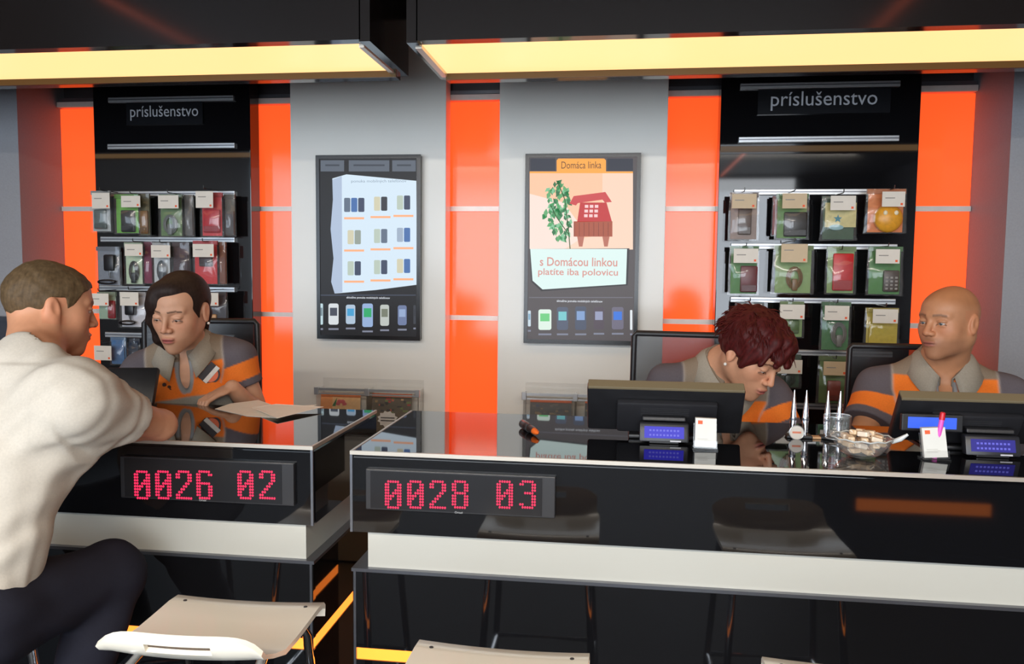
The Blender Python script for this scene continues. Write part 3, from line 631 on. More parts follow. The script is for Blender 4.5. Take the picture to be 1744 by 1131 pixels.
lcd(1131, 757, .122, 'small blue customer display in front of the left black monitor')
lcd(1693, 781, .122, 'small dim blue customer display at the right end of the counter', 1.0, emis('lcd_dim', (24, 18, 140), 1.0))
# wide bright blue strip display on the back of the right monitor
p = at(1587, 721, 2.045)
t = thing('strip_display', (p[0], p[1], p[2]-.02), 'wide bright blue strip display mounted behind the second card holder', 'customer display')
part('body', MB().box(p[0]-.068, p[0]+.072, 2.046, 2.062, p[2]-.021, p[2]+.021, .003), MATTE, t)
part('screen', MB().box(p[0]-.054, p[0]+.056, 2.0445, 2.0465, p[2]-.013, p[2]+.014), emis('lcd_bright', (60, 108, 255), 1.0), t, label='bright blue screen')
part('stalk', MB().tube([(p[0], 2.056, p[2]-.02), (p[0], 2.058, 1.0)], .006, 8), MATTE, t)
def cardholder(px, py, w, h, lean, label):
    c = atz(px, py, 1.0); x, y = c[0], c[1]
    t = thing('card_holder', (x, y, 1.0), label, 'card holder', 'card holders on the long counter')
    k = at(px+.5, py, y)[0]-at(px-.5, py, y)[0]; w *= k; h *= k; an = lean
    A = np.array([math.cos(an), 0, math.sin(an)]); Zv = np.array([-math.sin(an), .22, math.cos(an)]); Zv /= np.linalg.norm(Zv); Nn = np.cross(A, Zv)
    base = np.array([x, y, 1.004])
    def pl(u0, u1, v0, v1, d0, d1): return MB().obox(base+A*(u0+u1)/2+Zv*(v0+v1)/2-Nn*0+np.array([0, 1, 0])*(d0+d1)/2, A, (0, 1, 0), Zv, (u1-u0)/2, (d1-d0)/2, (v1-v0)/2)
    part('holder_front', pl(-w*.56, w*.56, 0, h*.26, -.006, -.004), CLEAR, t)
    part('holder_back', pl(-w*.56, w*.56, 0, h*.8, .010, .012), CLEAR, t)
    part('holder_base', MB().box(x-w*.6, x+w*.6, y-.008, y+.028, 1.0004, 1.004), CLEAR, t)
    cs = part('business_cards', pl(-w*.5, w*.5, .003, h, -.003, .009), mat('card_white', lin(224, 222, 214), .5, noise=.02), t)
    part('logo_square', pl(-w*.38, -w*.16, h*.80, h*.92, -.0036, -.0028), LOGO, cs)
    for q in range(3): part('card_text', pl(-w*.38, w*(.1+.1*(q % 2)), h*(.30-.05*q), h*(.315-.05*q), -.0036, -.0028), flatc((190, 186, 178)), cs)
cardholder(1201, 766, 36, 52, -.02, 'white business cards in clear holder beside the left monitor')
cardholder(1594, 784, 40, 56, .07, 'white business cards in clear holder before the bright blue strip display')
# pink marker standing behind the second card holder
c = at(1603, 732, 1.985); t = thing('pink_marker', (c[0], 1.985, 1.0), 'pink marker with red cap standing behind the right card holder', 'marker')
tp = at(1606, 702, 1.985); bt = np.array([c[0]-.012, 1.985, 1.002]); mid = at(1604, 715, 1.985)
part('barrel', MB().tube([bt, mid], .0055, 10), mat('marker_pink', lin(230, 90, 190), .3, emit=lin(230, 90, 190), estr=.15), t, 40)
part('cap', MB().tube([mid, mid+(tp-mid)*.9, tp], [.0065, .006, .004], 10), mat('marker_red', lin(216, 36, 50), .3), t, 40)
# thick black marker with an orange tip on the long counter
a, b = atz(891, 719, 1.012), atz(922, 741, 1.010)
t = thing('black_marker', (a[0], a[1], 1.0), 'thick black marker with orange tip lying near the dark leaflet', 'marker')
a = np.array([a[0], a[1]-.02, 1.012]); b = np.array([b[0]-.012, b[1]+.02, 1.011]); d = (b-a)
part('barrel', MB().tube([a, a+d*.04, a+d*.35, a+d*.40, a+d*.8], [.008, .0118, .0118, .0108, .0095], 12), mat('marker_black', (.02, .015, .014), .3), t, 40)
part('grip_ring', MB().tube([a+d*.42, a+d*.50], .0118, 12), DARKG, t, 40)
part('tip', MB().tube([a+d*.8, a+d*.96, b], [.0088, .0065, .003], 12), mat('marker_tip', lin(240, 110, 40), .35), t, 40)
# twin chrome pen stands
def pens(px, py, base, label, spread=21):
    c = atz(px, py, 1.0); t = thing('pen_stand', (c[0], c[1], 1.0), label, 'pen stand', 'pen stands on the long counter')
    k = at(px+.5, py, c[1])[0]-at(px-.5, py, c[1])[0]
    for s in (-.5, .5):
        bx = c[0]+s*spread*k
        o = part('spike', MB().tube([(bx, c[1]+.02, 1.006), (bx, c[1]+.02, 1.05), (bx+.001, c[1]+.022, 1.085), (bx+.002, c[1]+.024, 1.125)], [.0075, .0085, .006, .0012], 12), CHROME, t, 60)
        part('collar', MB().tube([(bx, c[1]+.02, 1.046), (bx, c[1]+.02, 1.052)], .0092, 12), EDGED, o, 60)
    part('base_plate', MB().box(c[0]-.032, c[0]+.032, c[1]+.004, c[1]+.04, 1.0004, 1.008, .002), MATTE, t)
    if base == 'disc':
        q = at(px-6, py-11, c[1]-.004)
        dsc = MB().prism([(q[0]+.0185*math.cos(i*.2618), q[1], q[2]+.0185*math.sin(i*.2618)) for i in range(24)], (0, .004, 0))
        d_ = part('round_badge', dsc, mat('badge_white', lin(205, 196, 184), .4), t); part('badge_ring', MB().tube([(q[0]+.018*math.cos(i*.2618), q[1]+.001, q[2]+.018*math.sin(i*.2618)) for i in range(25)], .0014, 6), ALU, d_)
        part('badge_text', MB().box(q[0]-.011, q[0]+.011, q[1]-.0006, q[1], q[2]-.002, q[2]+.003), flatc((206, 120, 90)), d_)
    else:
        q = np.array([c[0]+.004, c[1]-.006, 1.0])
        part('glass_cup', MB().lathe([(.004, .004), (.024, .006), (.031, .018), (.033, .04), (.034, .066), (.031, .066), (.030, .040), (.028, .020), (.020, .010), (.004, .009)], q, 24), film('cup_glass', (.8, .85, .8), .05, .03), t, 60)
        part('cup_rim', MB().tube([(q[0]+.0325*math.cos(i*.2618), q[1]+.0325*math.sin(i*.2618), 1.066) for i in range(25)], .0014, 6), ALU, t, 60)
        part('cup_foot', MB().tube([(q[0]+.027*math.cos(i*.2618), q[1]+.027*math.sin(i*.2618), 1.008) for i in range(25)], .002, 6), ALU, t, 60)
pens(1363, 748, 'disc', 'pair of chrome spikes with a round white badge on the long counter')
pens(1421, 750, 'cup', 'pair of chrome spikes standing in a clear glass cup')
# wood tray strip lying behind the bowl
a = atz(1400, 748, 1.0); single('wooden_strip', MB().box(a[0]-.055, a[0]+.05, a[1]-.004, a[1]+.02, 1.0005, 1.006, .001), mat('pale_wood', lin(206, 160, 116), .5, noise=.15, nscale=40), 'pale wooden strip lying between the pen stands and sweets', 'strip')
# glass bowl of wrapped sweets
c = atz(1476, 786, 1.0); c = np.array([c[0], c[1]+.045, 1.0])
t = thing('glass_bowl', c, 'shallow cut glass bowl filled with wrapped sweets', 'bowl')
GLASS = film('bowl_glass', (.85, .88, .86), .10, .03)
part('bowl_shell', MB().lathe([(.002, .002), (.028, .002), (.045, .012), (.060, .030), (.069, .046), (.066, .047), (.057, .032), (.042, .016), (.026, .007), (.002, .006)], c, 16), GLASS, t)
part('bowl_rim', MB().tube([(c[0]+.0675*math.cos(i*math.pi/12), c[1]+.0675*math.sin(i*math.pi/12), 1.0465+.003*(i % 2)) for i in range(25)], .002, 6), mat('cut_glass_rim', lin(215, 218, 215), .1, spec=.8), t, 60)
part('bowl_handle', MB().tube([(c[0]+.064, c[1]-.01, 1.04), (c[0]+.08, c[1]-.02, 1.05), (c[0]+.094, c[1]-.024, 1.062)], [.005, .006, .003], 8), mat('cut_glass_rim', (.7, .7, .7)), t, 60)
random.seed(11); n = 0
for lv, (rr, cnt, z) in enumerate(((.022, 5, 1.018), (.040, 8, 1.034), (.036, 7, 1.047), (.016, 4, 1.058))):
    for k in range(cnt):
        an = k*6.283/cnt+lv*.5; x, y = c[0]+rr*math.cos(an), c[1]+rr*math.sin(an); q = random.uniform(0, 3.1)
        ax = np.array([math.cos(q), math.sin(q), random.uniform(-.25, .25)]); ax /= np.linalg.norm(ax); ay = np.cross((0, 0, 1), ax); ay /= np.linalg.norm(ay); az = np.cross(ax, ay)
        cc = np.array([x, y, z])
        o = single('wrapped_sweet', MB().obox(cc, ax, ay, az, .0125, .008, .006, .0028), mat('sweet_%d' % (k % 3), lin(*((238, 208, 172), (228, 196, 156), (244, 228, 206))[k % 3]), .3, noise=.1, nscale=90), 'pale wrapped sweet lying in the glass bowl', 'sweet', 'wrapped sweets in the glass bowl')
        for s in (-1, 1):
            part('wrapper_twist', MB().add([v-0*cc for v in (cc+ax*s*.0115, cc+ax*s*.019+ay*.006+az*.003, cc+ax*s*.019-ay*.006-az*.003, cc+ax*s*.018+az*.004)], [(0, 1, 3), (0, 3, 2), (0, 2, 1), (1, 2, 3)]), MATS['sweet_2'] if 'sweet_2' in MATS else None, o)
# dark card terminal on the left counter in front of the dark haired clerk
c = atz(258, 703, 1.0)
t = thing('card_terminal', (c[0]-.02, c[1], 1.0), 'dark tilted terminal screen between the customer and dark haired clerk', 'terminal')
A = np.array([.97, .24, 0.]); V = np.array([-.06, .42, .9]); V /= np.linalg.norm(V); Nn = np.cross(A, V); Nn /= np.linalg.norm(Nn); b0 = np.array([c[0]-.09, c[1]+.02, 1.012])
part('shell', MB().obox(b0+V*.06, A, V, Nn, .075, .060, .013, .006), MATTE, t, 40)
part('screen_glass', MB().obox(b0+V*.06-Nn*.0138, A, V, Nn, .064, .050, .001), BLACK, t)
part('foot', MB().obox(b0+np.array([0, .02, -.006]), A, (-.24, .97, 0), (0, 0, 1), .06, .05, .005, .002), MATTE, t)

# ------------------------------------------------------------------ stools
def stool_seat():
    """cream moulded seat: flat, front edge rolled down, rear edge turned up into a low lip with a grip slot"""
    w = .166; prof = [(.165, -.022), (.168, -.008), (.158, .001), (.12, .003), (.06, 0), (0, -.002), (-.06, 0), (-.10, .006), (-.125, .017), (-.142, .034), (-.150, .052), (-.153, .066)]
    nx = 20; vs = []; fs = []; m = len(prof)
    for s in (0, 1):
        for j, (y, z) in enumerate(prof):
            dn = (0, 0, -1) if j < 7 else (0, -.75, -.5)
            for i in range(nx+1):
                u = -1+2*i/nx
                wid = w*(1-.05*(j > 6)) ; zz = z+.006*u*u
                if j >= m-3: zz -= (abs(u)**6)*(.03*(j-m+4)/3)
                yy = y + (.008*u*u if j > 6 else 0)
                vs.append((u*wid, yy+dn[1]*.011*s, zz+dn[2]*.011*s))
    P = m*(nx+1)
    for j in range(m-1):
        for i in range(nx):
            if j == m-3 and 6 <= i < 14: continue
            a = j*(nx+1)+i; q = (a, a+1, a+nx+2, a+nx+1); fs += [q, tuple(k+P for k in q)[::-1]]
    ed = {}
    for f in fs:
        for k in range(4): ed[(f[k], f[(k+1) % 4])] = 1
    for (a, b) in [e for e in ed if (e[1], e[0]) not in ed and e[0] < P]: fs.append((b, a, a+P, b+P))
    return MB().add(vs, fs)
def make_stool():
    t = thing('cream_stool', (0, 0, 0), 'stool', 'stool', 'cream stools along the counters'); z = .70
    m = stool_seat(); m.v = [(x, y, zz+z) for x, y, zz in m.v]
    s = part('seat', m, SEATP, t, 50)
    for sx in (-.135, .135):
        for y in (.13, -.085): part('screw', MB().lathe([(.0001, .0045), (.004, .004), (.0045, .001)], (sx, y, z+.004), 8), DARKG, s)
    for sx in (-1, 1):
        part('leg', MB().tube([(sx*.12, .12, z-.012), (sx*.135, .14, z-.06), (sx*.17, .19, .012)], .0105, 8), CHROME, t, 50)
        part('leg', MB().tube([(sx*.12, -.06, z-.014), (sx*.128, -.115, z-.03), (sx*.135, -.14, z-.07), (sx*.17, -.20, .012)], .0105, 8), CHROME, t, 50)
        part('seat_rail', MB().tube([(sx*.12, .12, z-.012), (sx*.12, -.06, z-.014)], .0095, 8), CHROME, t, 50)
    part('foot_ring', MB().tube([(.154, .168, .27), (.154, -.176, .27), (-.154, -.176, .27), (-.154, .168, .27), (.154, .168, .27)], .009, 8), CHROME, t, 50)
    for sx in (-.17, .17):
        for y in (.19, -.20): part('foot_cap', MB().lathe([(.001, 0), (.014, 0), (.013, .02), (.001, .022)], (sx, y, 0), 10), MATTE, t, 50)
    return t
st = make_stool()
for i, (x, y, r, lb) in enumerate(((-.787, 1.485, .03, 'cream low lipped stool in front of the left counter'), (-.215, 1.345, -.02, 'cream low lipped stool nearest below the number 0028 display'),
                                   (.44, 1.375, -.02, 'cream low lipped stool cut off at the lower right of picture'), (-1.37, 1.40, -.35, 'stool with chrome legs carrying the customer in the white shirt'))):
    o = st if i == 0 else copy_tree(st)
    o.location = (x, y, .012 if i < 3 else -.02+.02); o.rotation_euler = (0, 0, r); o['label'] = lb
    o.location.z = 0

# ------------------------------------------------------------------ people: smooth distance fields turned into one continuous skin
def axis(lo, hi, h, fine):
    out = [lo]
    while out[-1] < hi:
        x = out[-1]; s = h
        for a, b, f in fine:
            if a-.004 <= x < b: s = min(s, f)
            elif x < a: s = min(s, max(f, (a-x)*.35+f))
        out.append(x+s)
    return np.array(out, np.float32)
class Field:
    def __init__(s, lo, hi, h, fine=()):
        s.ax = [axis(lo[i], hi[i], h, [(f[0][i], f[1][i], f[2]) for f in fine]) for i in range(3)]
        s.v = np.full([len(a) for a in s.ax], 1.0, np.float32)
    def sub(s, lo, hi):
        sl = []
        for i in range(3):
            a = max(0, np.searchsorted(s.ax[i], lo[i])-1); b = min(len(s.ax[i]), np.searchsorted(s.ax[i], hi[i])+1); sl.append(slice(a, max(b, a)))
        sl = tuple(sl)
        P = np.stack(np.meshgrid(s.ax[0][sl[0]], s.ax[1][sl[1]], s.ax[2][sl[2]], indexing='ij'), -1)
        return sl, P
    def op(s, prim, k=.01, mode='u'):
        lo, hi, fn = prim; m = k+.016
        sl, P = s.sub(np.array(lo)-m, np.array(hi)+m)
        if P.size == 0: return s
        d = fn(P); o = s.v[sl]
        if mode == 'u':
            h = np.maximum(k-np.abs(o-d), 0)/max(k, 1e-6); s.v[sl] = np.minimum(o, d)-h*h*k*.25
        elif mode == 's':
            d = -d; h = np.maximum(k-np.abs(o-d), 0)/max(k, 1e-6); s.v[sl] = np.maximum(o, d)+h*h*k*.25
        return s
    def mesh(s):
        v = s.v; ax = s.ax; ins = v < 0
        c = [ins[i:ins.shape[0]-1+i, j:ins.shape[1]-1+j, k:ins.shape[2]-1+k] for i in (0, 1) for j in (0, 1) for k in (0, 1)]
        n = sum(q.astype(np.int8) for q in c); act = (n > 0) & (n < 8); I = np.argwhere(act); idx = np.full(act.shape, -1, np.int32); idx[act] = np.arange(len(I))
        acc = np.zeros((len(I), 3)); cnt = np.zeros(len(I))
        cor = [(i, j, k) for i in (0, 1) for j in (0, 1) for k in (0, 1)]
        X = lambda o: np.stack([ax[d][I[:, d]+o[d]] for d in range(3)], -1); val = lambda o: v[I[:, 0]+o[0], I[:, 1]+o[1], I[:, 2]+o[2]]
        for a in cor:
            for d in range(3):
                if a[d]: continue
                b = list(a); b[d] = 1; va, vb = val(a), val(b); mk = (va < 0) != (vb < 0)
                t = np.where(mk, va/np.where(mk, va-vb, 1), 0)[:, None]; p = X(a)*(1-t)+X(b)*t
                acc[mk] += p[mk]; cnt[mk] += 1
        V = acc/cnt[:, None]; F = []
        for d in range(3):
            e, f = [(1, 2), (2, 0), (0, 1)][d]
            sa = [slice(None)]*3; sb = [slice(None)]*3; sa[d] = slice(0, -1); sb[d] = slice(1, None)
            A, B = ins[tuple(sa)], ins[tuple(sb)]; ch = np.argwhere(A != B); ok = (ch[:, e] > 0) & (ch[:, f] > 0) & (ch[:, e] < v.shape[e]-1) & (ch[:, f] < v.shape[f]-1); ch = ch[ok]
            def cell(de, df):
                q = ch.copy(); q[:, e] += de; q[:, f] += df; return idx[q[:, 0], q[:, 1], q[:, 2]]
            q = np.stack([cell(-1, -1), cell(0, -1), cell(0, 0), cell(-1, 0)], -1); fl = ~A[ch[:, 0], ch[:, 1], ch[:, 2]]; q[fl] = q[fl][:, ::-1]; F.append(q)
        F = np.concatenate(F); F = F[(F >= 0).all(1)]
        return V, F
def np_obj(name, V, F, col, m, parent, org):
    me = bpy.data.meshes.new(name); n = len(V); me.vertices.add(n); me.vertices.foreach_set('co', (V-np.array(org)).astype(np.float32).ravel())
    me.loops.add(F.size); me.loops.foreach_set('vertex_index', F.astype(np.int32).ravel()); me.polygons.add(len(F)); me.polygons.foreach_set('loop_start', np.arange(0, F.size, 4, dtype=np.int32))
    me.polygons.foreach_set('use_smooth', np.ones(len(F), bool)); me.update(calc_edges=True); me.validate()
    if col is not None:
        a = me.color_attributes.new('Col', 'FLOAT_COLOR', 'POINT'); a.data.foreach_set('color', np.concatenate([col, np.ones((n, 1))], 1).astype(np.float32).ravel())
    me.materials.append(m); o = bpy.data.objects.new(name, me); COL.objects.link(o); o.parent = parent
    return o
def cone(a, b, r1, r2):
    a = np.array(a, np.float32); b = np.array(b, np.float32); ba = b-a; L = max(float(ba@ba), 1e-9)
    def fn(P): 
        pa = P-a; t = np.clip((pa@ba)/L, 0, 1); return np.linalg.norm(pa-t[..., None]*ba, axis=-1)-(r1+t*(r2-r1))
    return np.minimum(a-r1, b-r2), np.maximum(a+r1, b+r2), fn
def ell(c, r, R=None):
    """ellipsoid; rows of R are its axes"""
    c = np.array(c, np.float32); r = np.array(r, np.float32); R = np.eye(3, dtype=np.float32) if R is None else np.array(R, np.float32)
    def fn(P):
        q = (P-c)@R.T; k0 = np.linalg.norm(q/r, axis=-1); k1 = np.linalg.norm(q/(r*r), axis=-1); return k0*(k0-1)/np.maximum(k1, 1e-6)
    ext = np.sqrt(((R*r[:, None])**2).sum(0)); return c-ext, c+ext, fn
def frame(fwd, up=(0, 0, 1)):
    f = np.array(fwd, float); f /= np.linalg.norm(f); r = np.cross(f, up); r /= np.linalg.norm(r); u = np.cross(r, f); return np.array([r, f, u])
SKINM = mat('skin', (.5, .3, .2), .48, spec=.35, vcol=True, noise=.05, nscale=60)
CLOTH = mat('cloth', (.5, .5, .5), .85, spec=.15, vcol=True, noise=.06, nscale=220)
HAIRM = mat('hair', (.03, .02, .015), .55, spec=.2, vcol=True, noise=.3, nscale=110)
def head_prims(c, R, s, female=False, lid=0.0):
    """list of (primitive, blend, mode) for a head centred at c, axes R (right, forward, up), scale s"""
    T = lambda p: np.array(c)+s*(np.array(p)@R)
    E = lambda p, r: ell(T(p), [s*x for x in r], R); K = lambda a, b, r1, r2: cone(T(a), T(b), r1*s, r2*s)
    L = []; j = .84 if female else 1.0
    L += [(E((0, -.016, .030), (.074, .094, .086)), .0, 'u'), (E((0, .026, -.027), (.054*j, .062, .079)), .035*s, 'u'), (E((0, .034, .046), (.060, .052, .046)), .03*s, 'u')]
    for q in (-1, 1):
        L += [(K((q*.047*j, -.014, -.046), (q*.013, .062, -.096), .016, .014), .035*s, 'u'), (E((q*.041, .050, -.018), (.023, .024, .026)), .03*s, 'u'),
              (K((q*.010, .087, .026), (q*.046, .070, .026), .0065 if female else .0085, .006), .016*s, 'u'), (E((q*.032*j, .036, -.048), (.023, .036, .036)), .03*s, 'u')]
    L += [(E((0, .077, -.099), (.017*j, .014, .014)), .022*s, 'u'), (E((0, .072, -.062), (.030, .026, .028)), .022*s, 'u')]
    for q in (-1, 1): L += [(E((q*.032, .099, .005), (.017, .013, .012)), .016*s, 's')]
    nr = .0088 if female else .0105
    L += [(K((0, .087, .016), (0, .109, -.027), .0065, nr), .012*s, 'u')]
    for q in (-1, 1): L += [(E((q*.0125, .098, -.031), (.0085, .0105, .0075)), .007*s, 'u')]
    lp = 1.18 if female else 1.0
    L += [(E((0, .0975, -.0575), (.0205, .0075*lp, .0052*lp)), .005*s, 'u'), (E((0, .0955, -.0675), (.018, .0085*lp, .0060*lp)), .005*s, 'u'), (E((0, .1075, -.0625), (.022, .0060, .0018)), .003*s, 's')]
    for q in (-1, 1):
        L += [(E((q*.032, .0775, .0105-lid*.004), (.0165, .0125, .0068+lid*.004)), .004*s, 'u'), (E((q*.032, .0760, -.0055), (.0155, .0105, .0048)), .005*s, 'u')]
        Re = R.copy(); an = .25; Re = np.array([R[0], R[1]*math.cos(an)+R[2]*math.sin(an), -R[1]*math.sin(an)+R[2]*math.cos(an)])
        L += [(ell(T((q*.0765, -.016, -.003)), [s*.0085, s*.018, s*.031], Re), .006*s, 'u'), (ell(T((q*.0865, -.011, .001)), [s*.006, s*.0095, s*.019], Re), .004*s, 's'),
              (ell(T((q*.078, -.010, -.026)), [s*.006, s*.008, s*.009], Re), .004*s, 'u')]
    return L
def hand_prims(w, d, n, side, curl=.35, spread=.10, scale=1.0):
    """hand from wrist w along d, palm facing n; side +1 puts the thumb on the right of d seen from the back of the hand"""
    w = np.array(w, float); d = np.array(d, float)/np.linalg.norm(d); n = np.array(n, float); n = n-d*(n@d); n /= np.linalg.norm(n); u = np.cross(d, n)*side; s = scale
    L = [(ell(w+d*.046*s, (.037*s, .050*s, .014*s), np.array([u, d, n])), .012, 'u'), (ell(w+d*.03*s+u*.022*s+n*.006*s, (.017*s, .030*s, .014*s), np.array([u, d, n])), .012, 'u')]
    for off, ln in ((.027, .066), (.009, .076), (-.009, .071), (-.026, .056)):
        p = w+d*.086*s+u*off*s; a = np.arctan2(off*spread*10, 1)*.35; dirv = d*math.cos(a)+u*math.sin(a); r = .0088*s; an = curl*.5
        p0 = p-dirv*.012*s
        for k, fr in enumerate((.45, .32, .23)):
            q = p+(dirv*math.cos(an)+n*math.sin(an))*ln*fr*s; L.append((cone(p0 if k == 0 else p, q, r, r*.92), .004, 'u')); p = q; r *= .9; an += curl
    p = w+d*.022*s+u*.028*s; dv = d*.72+u*.62+n*.2; dv /= np.linalg.norm(dv)
    q = p+dv*.036*s; L.append((cone(p, q, .011*s, .0095*s), .006, 'u')); q2 = q+(dv*.9+d*.45+n*.15)/1.1*.028*s; L.append((cone(q, q2, .0095*s, .0078*s), .003, 'u'))
    return L
def torso_prims(N, R, s, sw, female, infl=0.0, shz=0.0, kk=.04):
    T = lambda p: np.array(N)+s*(np.array(p)@R); E = lambda p, r: ell(T(p), [s*x+infl for x in r], R); K = lambda a, b, r1, r2: cone(T(a), T(b), r1*s+infl, r2*s+infl)
    L = [(E((0, -.005, -.17), (.150, .105, .165)), 0, 'u'), (E((0, 0, -.36), (.132 if female else .145, .100, .16)), .05, 'u'), (E((0, -.005, -.50), (.165, .120, .115)), .06, 'u')]
    for q in (-1, 1):
        L += [(K((q*.03, -.012, -.050+shz*.5), (q*sw, -.008, -.062+shz), .058, .052), kk, 'u'), (K((0, -.022, .020), (q*.11, -.014, -.036+shz), .042, .030), kk, 'u')]
        if female: L += [(E((q*.068, .080, -.190), (.062, .050, .060)), .04, 'u')]
        else: L += [(E((q*.070, .062, -.130), (.075, .045, .065)), .05, 'u')]
    return L
def limb_d(P, a, b):
    a = np.array(a); ba = np.array(b)-a; pa = P-a; t = (pa@ba)/(ba@ba); tc = np.clip(t, 0, 1); return np.linalg.norm(pa-tc[:, None]*ba, axis=1), t
def build(prims, lo, hi, h, fine=(), extra=None):
    f = Field(lo, hi, h, fine)
    for pr, k, mo in prims: f.op(pr, max(k, 1e-4), mo)
    if extra: extra(f)
    return f
def mix(a, b, t):
    t = np.clip(t, 0, 1)[:, None]; return a*(1-t)+b*t
def face_color(P, c, R, s, skin, lips, brow, stub=None, scalp=None, flush=.12, lid=0.0, female=False):
    q = ((P-np.array(c))/s)@R.T; x, y, z = q[:, 0], q[:, 1], q[:, 2]; n = len(P); C = np.tile(np.array(skin), (n, 1)); ax = np.abs(x)
    red = np.array(skin)*np.array([1.06, .82, .78])
    ck = np.exp(-((ax-.042)**2/.0006+(z+.02)**2/.0006))*(y > .03)+np.exp(-(ax**2/.0002+(z+.026)**2/.0003))*(y > .09)+(ax > .07)*(np.abs(z) < .04)*(np.abs(y+.01) < .03)*.8
    C = mix(C, np.tile(red, (n, 1)), ck*flush*4)
    if scalp is not None: C = mix(C, np.tile(np.array(scalp), (n, 1)), np.clip((z-.055-.35*np.clip(y, 0, 1)+.02)*40, 0, 1)*.55*(q[:, 2] > -.09))
    if stub is not None: C = mix(C, np.tile(np.array(stub), (n, 1)), np.clip((-.042-z)*60, 0, 1)*np.clip((y+.0)*40, 0, 1)*.45*(z > -.125)+np.exp(-(ax**2/.0004+(z+.047)**2/.00002))*(y > .085)*.6)
    lz = np.exp(-((ax/.021)**4))*(y > .082); C = mix(C, np.tile(np.array(lips), (n, 1)), lz*(np.clip(1-np.abs(z+.0625)/.0105, 0, 1)*2).clip(0, 1))
    C = mix(C, C*.35, np.exp(-((ax/.021)**6))*np.exp(-((z+.0625)/.0022)**2)*(y > .085))  # shade of the crease between the lips, painted as a dark line
    bz = .0275+.10*(ax-.016)*(ax < .036)-.14*np.clip(ax-.036, 0, 1); C = mix(C, np.tile(np.array(brow), (n, 1)), np.exp(-((z-bz)/(.0028 if female else .0042))**4)*((ax > .011) & (ax < .050) & (y > .045))*.85)
    el = np.exp(-((z-.0042+.008*lid+22*(ax-.032)**2)/(.0030 if female else .0022))**2)*(np.abs(ax-.032) < .016)*(y > .07); C = mix(C, C*.18, el*.95)
    C = mix(C, C*.55, np.exp(-(((ax-.009)/.004)**2+((z+.0375)/.003)**2))*(y > .09)*.9)
    return C
def eyes(parent, c, R, s, org, look=(0, 1, 0), iris=(70, 60, 50)):
    for q in (-1, 1):
        e = np.array(c)+s*(np.array((q*.032, .0745, .0025))@R); rr = .0125*s
        mb = MB().ball((0, 0, 0), rr, 16, 12); o = part('eye', MB().add([np.array(v)+e for v in mb.v], mb.f), mat('eye_white', lin(186, 170, 160), .35), parent, 80)
        d = np.array(look)@R; d /= np.linalg.norm(d)
        part('iris', MB().add([np.array(v)*np.array([1, 1, 1])+e+d*rr*.56 for v in MB().ball((0, 0, 0), rr*.55, 12, 8).v], MB().ball((0, 0, 0), 1, 12, 8).f), mat('iris_%d' % iris[0], lin(*iris), .15), o, 80)
def collar(parent, N, R, s, m, drop=.05, gap=.045, rad=.064, tilt=.35):
    """turned-down polo collar open at the front"""
    nu, vs, fs = 28, [], []; T = lambda p: np.array(N)+s*(np.array(p)@R)
    prof = [(-.006, .012), (-.005, .044), (.002, .050), (.013, .040), (.032, .006)]
    for i in range(nu+1):
        u = -1+2*i/nu; a = u*math.pi*.90
        fx, fy = math.sin(a), -math.cos(a); fr = max(0, abs(u)-.55)/.45
        for j, (o, z) in enumerate(prof):
            r = rad+o*(1+.5*fr); zz = z-(.055)*fr**1.3-.012*(1-math.cos(a))/2
            if j == 4: zz -= .022*fr**2; r += .010*fr
            if j == 3: zz -= .012*fr**2
            vs.append(T((fx*r*1.06, fy*r*.94-.012+.034*fr, zz)))
    m_ = len(prof)
    for i in range(nu):
        for j in range(m_-1): q = i*m_+j; fs.append((q, q+1, q+m_+1, q+m_))
    o = part('collar', MB().add(vs, fs), m, parent, 60); md = o.modifiers.new('thick', 'SOLIDIFY'); md.thickness = .004; md.offset = 1
    return o
def frame_u(up, fwd):
    u = np.array(up, float); u /= np.linalg.norm(u); r = np.cross(fwd, u); r /= np.linalg.norm(r); return np.array([r, np.cross(u, r), u])
def wrinkle(amp, seed, ks=(38, 70)):
    rs = np.random.RandomState(seed); W_ = [(rs.normal(size=3)*rs.uniform(*ks)/1.7, rs.uniform(0, 6.28)) for _ in range(7)]
    def ex(f):
        I = np.argwhere(np.abs(f.v) < .03); P = np.stack([f.ax[d][I[:, d]] for d in range(3)], -1); n = np.zeros(len(I))
        for k, ph in W_: n += np.sin(P@k+ph+1.5*np.sin(P@k[::-1]*.5))
        f.v[I[:, 0], I[:, 1], I[:, 2]] += (amp*(n/2.6-.3)).astype(np.float32)
    return ex
